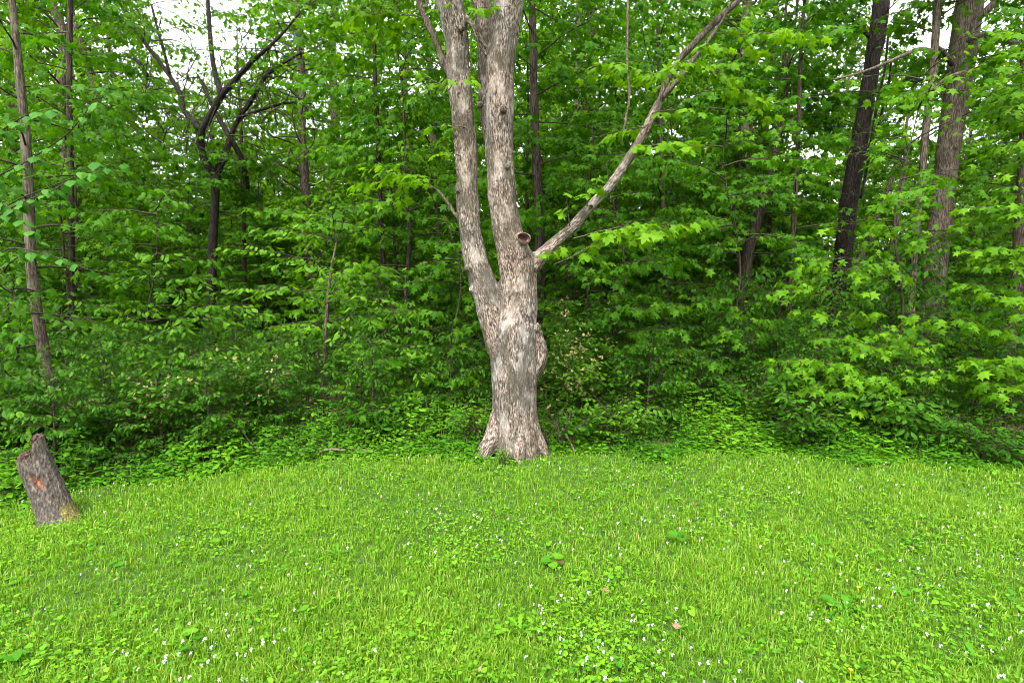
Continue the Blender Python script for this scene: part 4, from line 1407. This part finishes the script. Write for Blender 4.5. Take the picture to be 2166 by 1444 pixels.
# ------------------------------------------------------------------ ground cover at the wood edge
def ground_cover():
    lf, st = Acc(), Acc()
    n = 8400
    x = RNG.uniform(-7.5, 8, n)
    off = RNG.uniform(0, 1, n) ** 1.15 * 1.0 - .16
    y = edge(x) + off + .12 * np.sin(x * 3.3) + .1 * np.sin(x * 7.1 + 1)
    ok = ~((np.abs(x - .02) < .3) & (np.abs(y - 5.5) < .32)) & (np.abs(x) < y * .98 + 1.2)
    x, y, off = x[ok], y[ok], off[ok]
    n = len(x)
    patch = np.array([noise.noise((a * 1.1, b * 1.1, 2.0)) for a, b in zip(x, y)])
    fine = np.array([noise.noise((a * 3.3, b * 3.3, 7.0)) for a, b in zip(x, y)])
    bare = (patch + .7 * fine < -.52) & (off > .12)
    x, y, off, patch, fine = (q[~bare] for q in (x, y, off, patch, fine))
    n = len(x)
    h = np.clip(.05 + .36 * np.clip(off + .12, 0, 1.0) ** .7, .04, .36) * RNG.uniform(.35, 1.15, n) * (1 + .5 * patch + .8 * fine)
    big = RNG.random(n) < np.clip(.1 + .5 * fine, .02, .6)
    h = np.maximum(h, .03)
    z = gz(x, y)
    base = np.stack([x, y, z], -1)
    top = base + np.stack([RNG.normal(0, .04, n), RNG.normal(0, .04, n), h], -1)
    st.twigs(base[::3], ((base + top) / 2)[::3], top[::3], .0025, .0015)
    for k in range(7):
        a = k * 2.4 + RNG.normal(0, .3, n)
        f = RNG.uniform(.45, 1.0, n)
        p = base + (top - base) * f[:, None]
        d = np.stack([np.cos(a), np.sin(a), RNG.uniform(-.35, .35, n)], -1)
        s = RNG.uniform(.026, .058, n) * (1 + .25 * patch) * np.where(big, 1.6, 1)
        p = p + d * s[:, None] * .4
        keep = RNG.random(n) < .9
        lf.leaves(p[keep], d[keep], (np.array([0, 0, 1.]) + RNG.normal(0, .3, (n, 3)))[keep], s[keep], OVATE, np.clip(.55 + .5 * patch + .3 * fine + RNG.normal(0, .17, n), 0, 1)[keep])
    o = lf.build('ground_cover_leaves', M['cover'], None)
    tag(o, 'low leafy ground cover between lawn and wood', 'ground cover', kind='stuff')
    o = st.build('ground_cover_stems', M['greentwig'], None)
    tag(o, 'green stems of the ground cover', 'ground cover', kind='stuff')


ground_cover()

# ------------------------------------------------------------------ lawn
def in_view(x, y, side=1.0):
    return np.abs(x) < y * .95 + side


def lawn():
    # blades
    g = Acc()
    N = 235000
    u = RNG.random(N * 2)
    y = 1.35 * (6.0 / 1.35) ** u                     # denser near the camera
    x = RNG.uniform(-1, 1, N * 2) * (y * .95 + .7)
    ok = (y < edge(x) + .12 + RNG.normal(0, .1, len(x)))
    p1 = np.sin(x * 1.9 + 1.2 * np.sin(y * 1.3)) * np.sin(y * 2.1 + x * .7)
    p2 = np.sin(x * 6.1 + 2 * np.sin(y * 4.2)) * np.sin(y * 7.3 - x * 2.0)
    lush = .5 + .3 * p1 + .2 * p2
    ok &= RNG.random(len(x)) < .35 + .65 * lush
    x, y, lush = x[ok][:N], y[ok][:N], lush[ok][:N]
    # gather into tufts: nine blades share a crown and lean away from it
    n = len(x) // 9 * 9
    x, y, lush = x[:n], y[:n], lush[:n]
    cx, cy = np.repeat(x[::9], 9), np.repeat(y[::9], 9)
    lone = RNG.random(n) < .25
    sp_ = .009 + .002 * y
    ox, oy = RNG.normal(0, 1, n) * sp_, RNG.normal(0, 1, n) * sp_
    x, y = np.where(lone, x, cx + ox), np.where(lone, y, cy + oy)
    lush = np.clip(np.where(lone, lush, np.repeat(lush[::9], 9)) + np.repeat(RNG.normal(0, .16, n // 9), 9), 0, 1.1)
    okk = y < edge(x) + .2
    x, y, lush, ox, oy, lone = x[okk], y[okk], lush[okk], ox[okk], oy[okk], lone[okk]
    n = len(x)
    L = RNG.uniform(.022, .06, n) * (.7 + .6 * lush) * np.where(RNG.random(n) < .04, 1.5, 1)
    W = RNG.uniform(.0013, .0024, n) * (.8 + .16 * y)
    a = np.where(lone, RNG.uniform(0, 6.28, n), np.arctan2(oy, ox) + RNG.normal(0, .5, n))
    lean = RNG.uniform(.1, .95, n)
    z = gz(x, y)
    B = np.stack([x, y, z - .003], -1)
    d = np.stack([np.cos(a), np.sin(a), np.zeros(n)], -1)
    s = np.stack([-np.sin(a + RNG.normal(0, .6, n)), np.cos(a), np.zeros(n)], -1)
    up = np.array([0, 0, 1.])
    Mi = B + d * (L * lean * .3)[:, None] + up * (L * .6)[:, None]
    Tp = B + d * (L * lean * .95)[:, None] + up * (L * (1.0 - .35 * lean ** 2))[:, None]
    V = np.stack([B - s * W[:, None], B + s * W[:, None], Mi - s * (W * .85)[:, None], Mi + s * (W * .85)[:, None], Tp], 1).reshape(-1, 3)
    T = (np.arange(n)[:, None, None] * 5 + np.array([[0, 1, 3], [0, 3, 2], [2, 3, 4]])[None]).reshape(-1, 3)
    tint = np.clip(.46 + .22 * lush + RNG.normal(0, .14, n), 0, .9)
    tint = np.where(RNG.random(n) < .022, 1.0, tint)
    g.add(V, T, None, np.repeat(tint, 5))
    tag(g.build('grass', M['grass'], None), 'mown bright green grass of the lawn', 'grass', kind='stuff')
    # clover, violet and ivy leaves mixed through the grass
    w = Acc()
    n = 76000
    y = 1.35 * (5.9 / 1.35) ** RNG.random(n)
    x = RNG.uniform(-1, 1, n) * (y * .95 + .7)
    pat = np.array([noise.noise((q * 1.5, r * 1.5, 5.)) + .5 * noise.noise((q * 4, r * 4, 1.)) for q, r in zip(x, y)])
    ok = (y < edge(x) + .2) & (RNG.random(n) < np.clip(.24 + .8 * pat + .15 * (y - 2), .1, .85))
    x, y, pat = x[ok], y[ok], pat[ok]
    n = len(x)
    a = RNG.uniform(0, 6.28, n)
    p = np.stack([x, y, gz(x, y) + RNG.uniform(.012, .05, n)], -1)
    d = np.stack([np.cos(a), np.sin(a), RNG.normal(.05, .25, n)], -1)
    sz = RNG.uniform(.009, .022, n) * np.where(RNG.random(n) < .06, 1.6, 1)
    w.leaves(p, d, np.array([0, 0, 1.]) + RNG.normal(0, .3, (n, 3)), sz, HEART_LO, np.clip(.5 + .3 * pat + RNG.normal(0, .2, n), 0, 1))
    tag(w.build('clover_leaves', M['weed'], None), 'small clover and violet leaves spread through the lawn', 'clover', kind='stuff')


lawn()


# white violets: the nearest ones singly, the rest together
def violet_mesh(seed):
    r = np.random.default_rng(seed)
    a = Acc()
    for k, an in enumerate((.5, 1.35, 2.6, 3.65, 4.71)):      # five petals, the lowest largest, facing out and up
        t = an + r.normal(0, .12)
        d = np.array([[math.cos(t), -.15, math.sin(t)]])
        a.leaves(np.array([[math.cos(t) * .06, 0, math.sin(t) * .06]]), d, np.array([[0., -1., .35]]) + r.normal(0, .2, (1, 3)), .55 if k < 4 else .68,
                 fan([(0, .02), (.3, .2), (.7, .3), (1, .0)], (.55, 0), .1, -.1), r.random())
    return a


def violets():
    N = 760
    y = 1.7 * (5.5 / 1.7) ** RNG.random(N * 3)
    x = RNG.uniform(-1, 1, N * 3) * (y * .95 + .5)
    den = np.array([noise.noise((q * 1.2, r * 1.2, 9.)) for q, r in zip(x, y)])
    ok = (y < edge(x)) & (RNG.random(len(x)) < np.clip(.4 + 1.4 * den + .1 * np.sign(x) * np.minimum(np.abs(x), 2), .04, 1))
    x, y = x[ok][:N], y[ok][:N]
    o = np.argsort(y)
    x, y = x[o], y[o]
    kinds = []
    for k in range(5):
        a = violet_mesh(k + 3)
        b = Acc()
        b.tube(np.array([[0, .12, -4.2], [.1, .12, -2], [0, .1, 0]]), [.06, .05, .05], 4)
        kinds.append((a.mesh('violet_flower', M['petal']), b.mesh('stalk', M['greentwig'])))
    rest = Acc()
    for i in range(len(x)):
        s = RNG.uniform(.010, .0165)
        az = RNG.normal(0, 1.0)
        z = float(gz(x[i], y[i])) + RNG.uniform(.035, .065)
        if i < 280:
            f, stk = kinds[i % 5]
            ob = bpy.data.objects.new('violet_flower', f)
            COL.objects.link(ob)
            ob.location = (x[i], y[i], z)
            ob.scale = (s, s, s)
            ob.rotation_euler = (RNG.normal(-.5, .3), RNG.normal(0, .25), az)
            tag(ob, 'tiny white violet blossom on a thin stalk in the lawn', 'flower', 'white violets dotted over the lawn')
            c = bpy.data.objects.new('stalk', stk)
            COL.objects.link(c)
            c.parent = ob
        else:
            a = violet_mesh(i % 5 + 3)
            V = np.concatenate(a.V).astype(float) * s
            V = rotz(V, np.full(len(V), az)) + np.array([x[i], y[i], z])
            rest.add(V, np.concatenate(a.T), None, np.concatenate(a.A))
    if rest.n:
        tag(rest.build('violet_flowers', M['petal'], None), 'white violets scattered over the farther lawn', 'flowers', kind='stuff')


violets()

# broad weeds in the lawn, each with its own leaves
LEAFM = {}


def leaf_mesh(kind, k):
    if (kind, k) not in LEAFM:
        a = Acc()
        v, f = {'dandelion': DANDELION, 'plantain': PLANTAIN, 'heart': HEART, 'round': ROUND, 'trefoil': OVATE}[kind]
        v = v.copy()
        v[:, 2] += RNG.normal(0, .015, len(v))
        a.add(v, f, None, (.1, .3, .5, .7)[k])
        LEAFM[(kind, k)] = a.mesh('leaf', M['weed'])
    return LEAFM[(kind, k)]


def lawn_plant(kind, x, y, size, label=None, group=None, nl=None):
    z = float(gz(x, y))
    name = {'dandelion': 'dandelion_plant', 'plantain': 'plantain_plant', 'heart': 'violet_plant', 'round': 'round_leaved_weed', 'trefoil': 'trefoil_plant'}[kind]
    st = Acc()
    nl = nl or {'dandelion': 7, 'plantain': 6, 'heart': 4, 'round': 2, 'trefoil': 3}[kind]
    up = {'dandelion': .02, 'plantain': .02, 'heart': .05, 'round': .06, 'trefoil': .06}[kind]
    a0 = RNG.random() * 6.28
    rt = root(name, (x, y, z), label or {'dandelion': 'dandelion rosette of toothed leaves flat in the lawn', 'plantain': 'plantain rosette of smooth oval leaves in the lawn', 'heart': 'clump of heart-shaped violet leaves in the lawn',
                                         'round': 'pair of round yellow-green leaves standing in the lawn', 'trefoil': 'three-leaved seedling standing in the lawn'}[kind], 'plant',
              group or (name.replace('_', ' ') + 's in the lawn'))
    k = int(RNG.integers(4))
    for i in range(nl):
        a = a0 + i * 6.283 / nl + RNG.normal(0, .25)
        o = bpy.data.objects.new('leaf', leaf_mesh(kind, min(3, max(0, k + int(RNG.integers(-1, 2))))))
        COL.objects.link(o)
        o.parent = rt
        rr = .004 if kind in ('dandelion', 'plantain', 'trefoil') else size * RNG.uniform(.2, .7)
        h = up * RNG.uniform(.6, 1.3)
        o.location = (math.cos(a) * rr, math.sin(a) * rr, h)
        s = size * RNG.uniform(.75, 1.15)
        o.scale = (s, s, s)
        o.rotation_euler = (RNG.normal(0, .25), RNG.normal(-.25 if kind in ('dandelion', 'plantain') else .05, .2), a)
        st.twigs([[0, 0, 0]], [[math.cos(a) * rr * .5, math.sin(a) * rr * .5, h * .6]], [[math.cos(a) * rr, math.sin(a) * rr, h]], .0018, .0012)
    o = st.mesh('stalks', M['greentwig'])
    ob = bpy.data.objects.new('stalks', o)
    COL.objects.link(ob)
    ob.parent = rt


def ground_px(x, y):
    u, v = (x - 1083.0) / F, (722.0 - y) / F
    ray = np.array([u, CP + v * SP, v * CP - SP])
    t = CAM_H / -ray[2]
    return ray[0] * t, ray[1] * t


PLANTS = []
for kind, x, y, s, lb in (('round', 242, 1212, .055, 'single large round leaf pair in the lawn right of the stump'),
                          ('round', 410, 1385, .05, 'pair of big round leaves close to the picture bottom, left of the middle'),
                          ('plantain', 375, 1355, .085, 'large crinkled dock rosette near the bottom left of the lawn'),
                          ('heart', 1168, 1195, .06, 'heart-shaped violet leaves beside a brown dead leaf in mid lawn'),
                          ('trefoil', 1230, 1240, .06, 'three-leaved seedling below the dead leaf in mid lawn'),
                          ('trefoil', 1765, 1205, .055, 'pale three-leaved seedling in the lawn on the right'),
                          ('trefoil', 1985, 1290, .065, 'largest three-leaved seedling, low in the lawn on the right'),
                          ('dandelion', 1790, 1300, .12, 'upright dandelion rosette low in the lawn on the right'),
                          ('dandelion', 1100, 1345, .12, 'dandelion rosette in the lower middle of the lawn'),
                          ('heart', 1440, 1150, .055, 'patch of violet leaves in the thin grass of the lawn'),
                          ('heart', 20, 1400, .055, 'leafy seedling clump in the bottom left corner'),
                          ('round', 1835, 1425, .05, 'pair of yellow-green round leaves at the bottom edge on the right'),
                          ('plantain', 2060, 1400, .08, 'long-leaved plantain at the bottom edge near the right corner')):
    gx, gy = ground_px(x, y)
    PLANTS.append((kind, gx, gy, s, lb))
for i in range(44):
    gy = 1.9 * (5.0 / 1.9) ** RNG.random()
    gx = RNG.uniform(-1, 1) * (gy * .93 + .2)
    if gy > edge(gx) - .2:
        continue
    kd = ('dandelion', 'plantain', 'heart', 'heart', 'round', 'trefoil')[int(RNG.integers(6))]
    PLANTS.append((kd, gx, gy, {'dandelion': .085, 'plantain': .07, 'heart': .032, 'round': .036, 'trefoil': .032}[kd] * RNG.uniform(.75, 1.15), None))
WHAT = {'dandelion': 'dandelion rosette of toothed leaves in the lawn', 'plantain': 'plantain rosette of oval leaves in the lawn', 'heart': 'clump of heart-shaped violet leaves in the lawn',
        'round': 'pair of round leaves in the lawn', 'trefoil': 'three-leaved seedling in the lawn'}
seen = {}
for kd, gx, gy, sz_, lb in sorted(PLANTS, key=lambda q: q[1] / q[2]):
    seen[kd] = seen.get(kd, 0) + 1
    lawn_plant(kd, gx, gy, sz_, lb or WHAT[kd] + ', ' + (ORD[seen[kd] - 1] or 'first') + ' of its kind from the left')

# dead leaves
for i, (x, y, s, lb) in enumerate(((1187, 1203, .055, 'curled brown dead leaf beside violet leaves in mid lawn'), (1275, 1262, .04, 'small tan dead leaf right of the curled brown one'),
                                   (1430, 1355, .05, 'pale dead leaf in the lower lawn, right of the middle'), (1465, 1075, .05, 'reddish dead leaf in the upper lawn on the right'))):
    gx, gy = ground_px(x, y)
    a = Acc()
    v, f = MAPLE_HI
    v = v.copy()
    v[:, 2] += .35 * np.abs(v[:, 1]) + RNG.normal(0, .05, len(v))
    a.add(v, f, None, (.0, .6, .75, .3)[i])
    o = tag(a.build('dead_leaf', M['deadleaf'], None), lb, 'dead leaf')
    o.location = (gx, gy, float(gz(gx, gy)) + .045)
    o.scale = (s, s, s)
    o.rotation_euler = (.2, -.2, RNG.random() * 6)
me_dead = []
for k in range(3):
    a = Acc()
    v, f = OVATE if k else MAPLE
    v = v.copy()
    v[:, 2] += .3 * np.abs(v[:, 1]) + RNG.normal(0, .06, len(v))
    a.add(v, f, None, .2 + .3 * k)
    me_dead.append(a.mesh('dead_leaf', M['deadleaf']))
DEAD = []
for i in range(34):
    gy = 2.0 * (5.2 / 2.0) ** RNG.random()
    gx = RNG.uniform(-1, 1) * (gy * .9)
    if gy < edge(gx) - .1:
        DEAD.append((gx, gy))
for i, (gx, gy) in enumerate(sorted(DEAD, key=lambda q: q[0] / q[1])):
    o = bpy.data.objects.new('dead_leaf', me_dead[i % 3])
    COL.objects.link(o)
    s = RNG.uniform(.016, .034)
    o.location = (gx, gy, float(gz(gx, gy)) + RNG.uniform(.025, .045))
    o.scale = (s, s, s)
    o.rotation_euler = (RNG.normal(0, .5), RNG.normal(0, .5), RNG.random() * 6.28)
    tag(o, 'tiny brown dead leaf in the lawn grass, ' + (ORD[i] or 'first') + ' tiny one from the left', 'dead leaf', 'dead leaves in the lawn')
for i, (x, y) in enumerate(((1815, 1262), (1798, 1442))):
    gx, gy = ground_px(x, y)
    a = Acc()
    for k in range(9):
        t = k * .7
        a.leaves(np.zeros((1, 3)), np.array([[math.cos(t), math.sin(t), .5]]), np.array([[0, 0, 1.]]), 1.0, OVATE_LO, .5)
    a.tube(np.array([[0, 0, -5.0], [.1, 0, -2], [0, 0, 0]]), [.08, .07, .06], 4)
    o = tag(a.build('buttercup_flower', M['yellow'], None), ('small yellow flower in the lawn beside a dandelion rosette', 'small yellow flower at the bottom edge of the lawn')[i], 'flower')
    o.location = (gx, gy, float(gz(gx, gy)) + .055)
    o.scale = (.011,) * 3
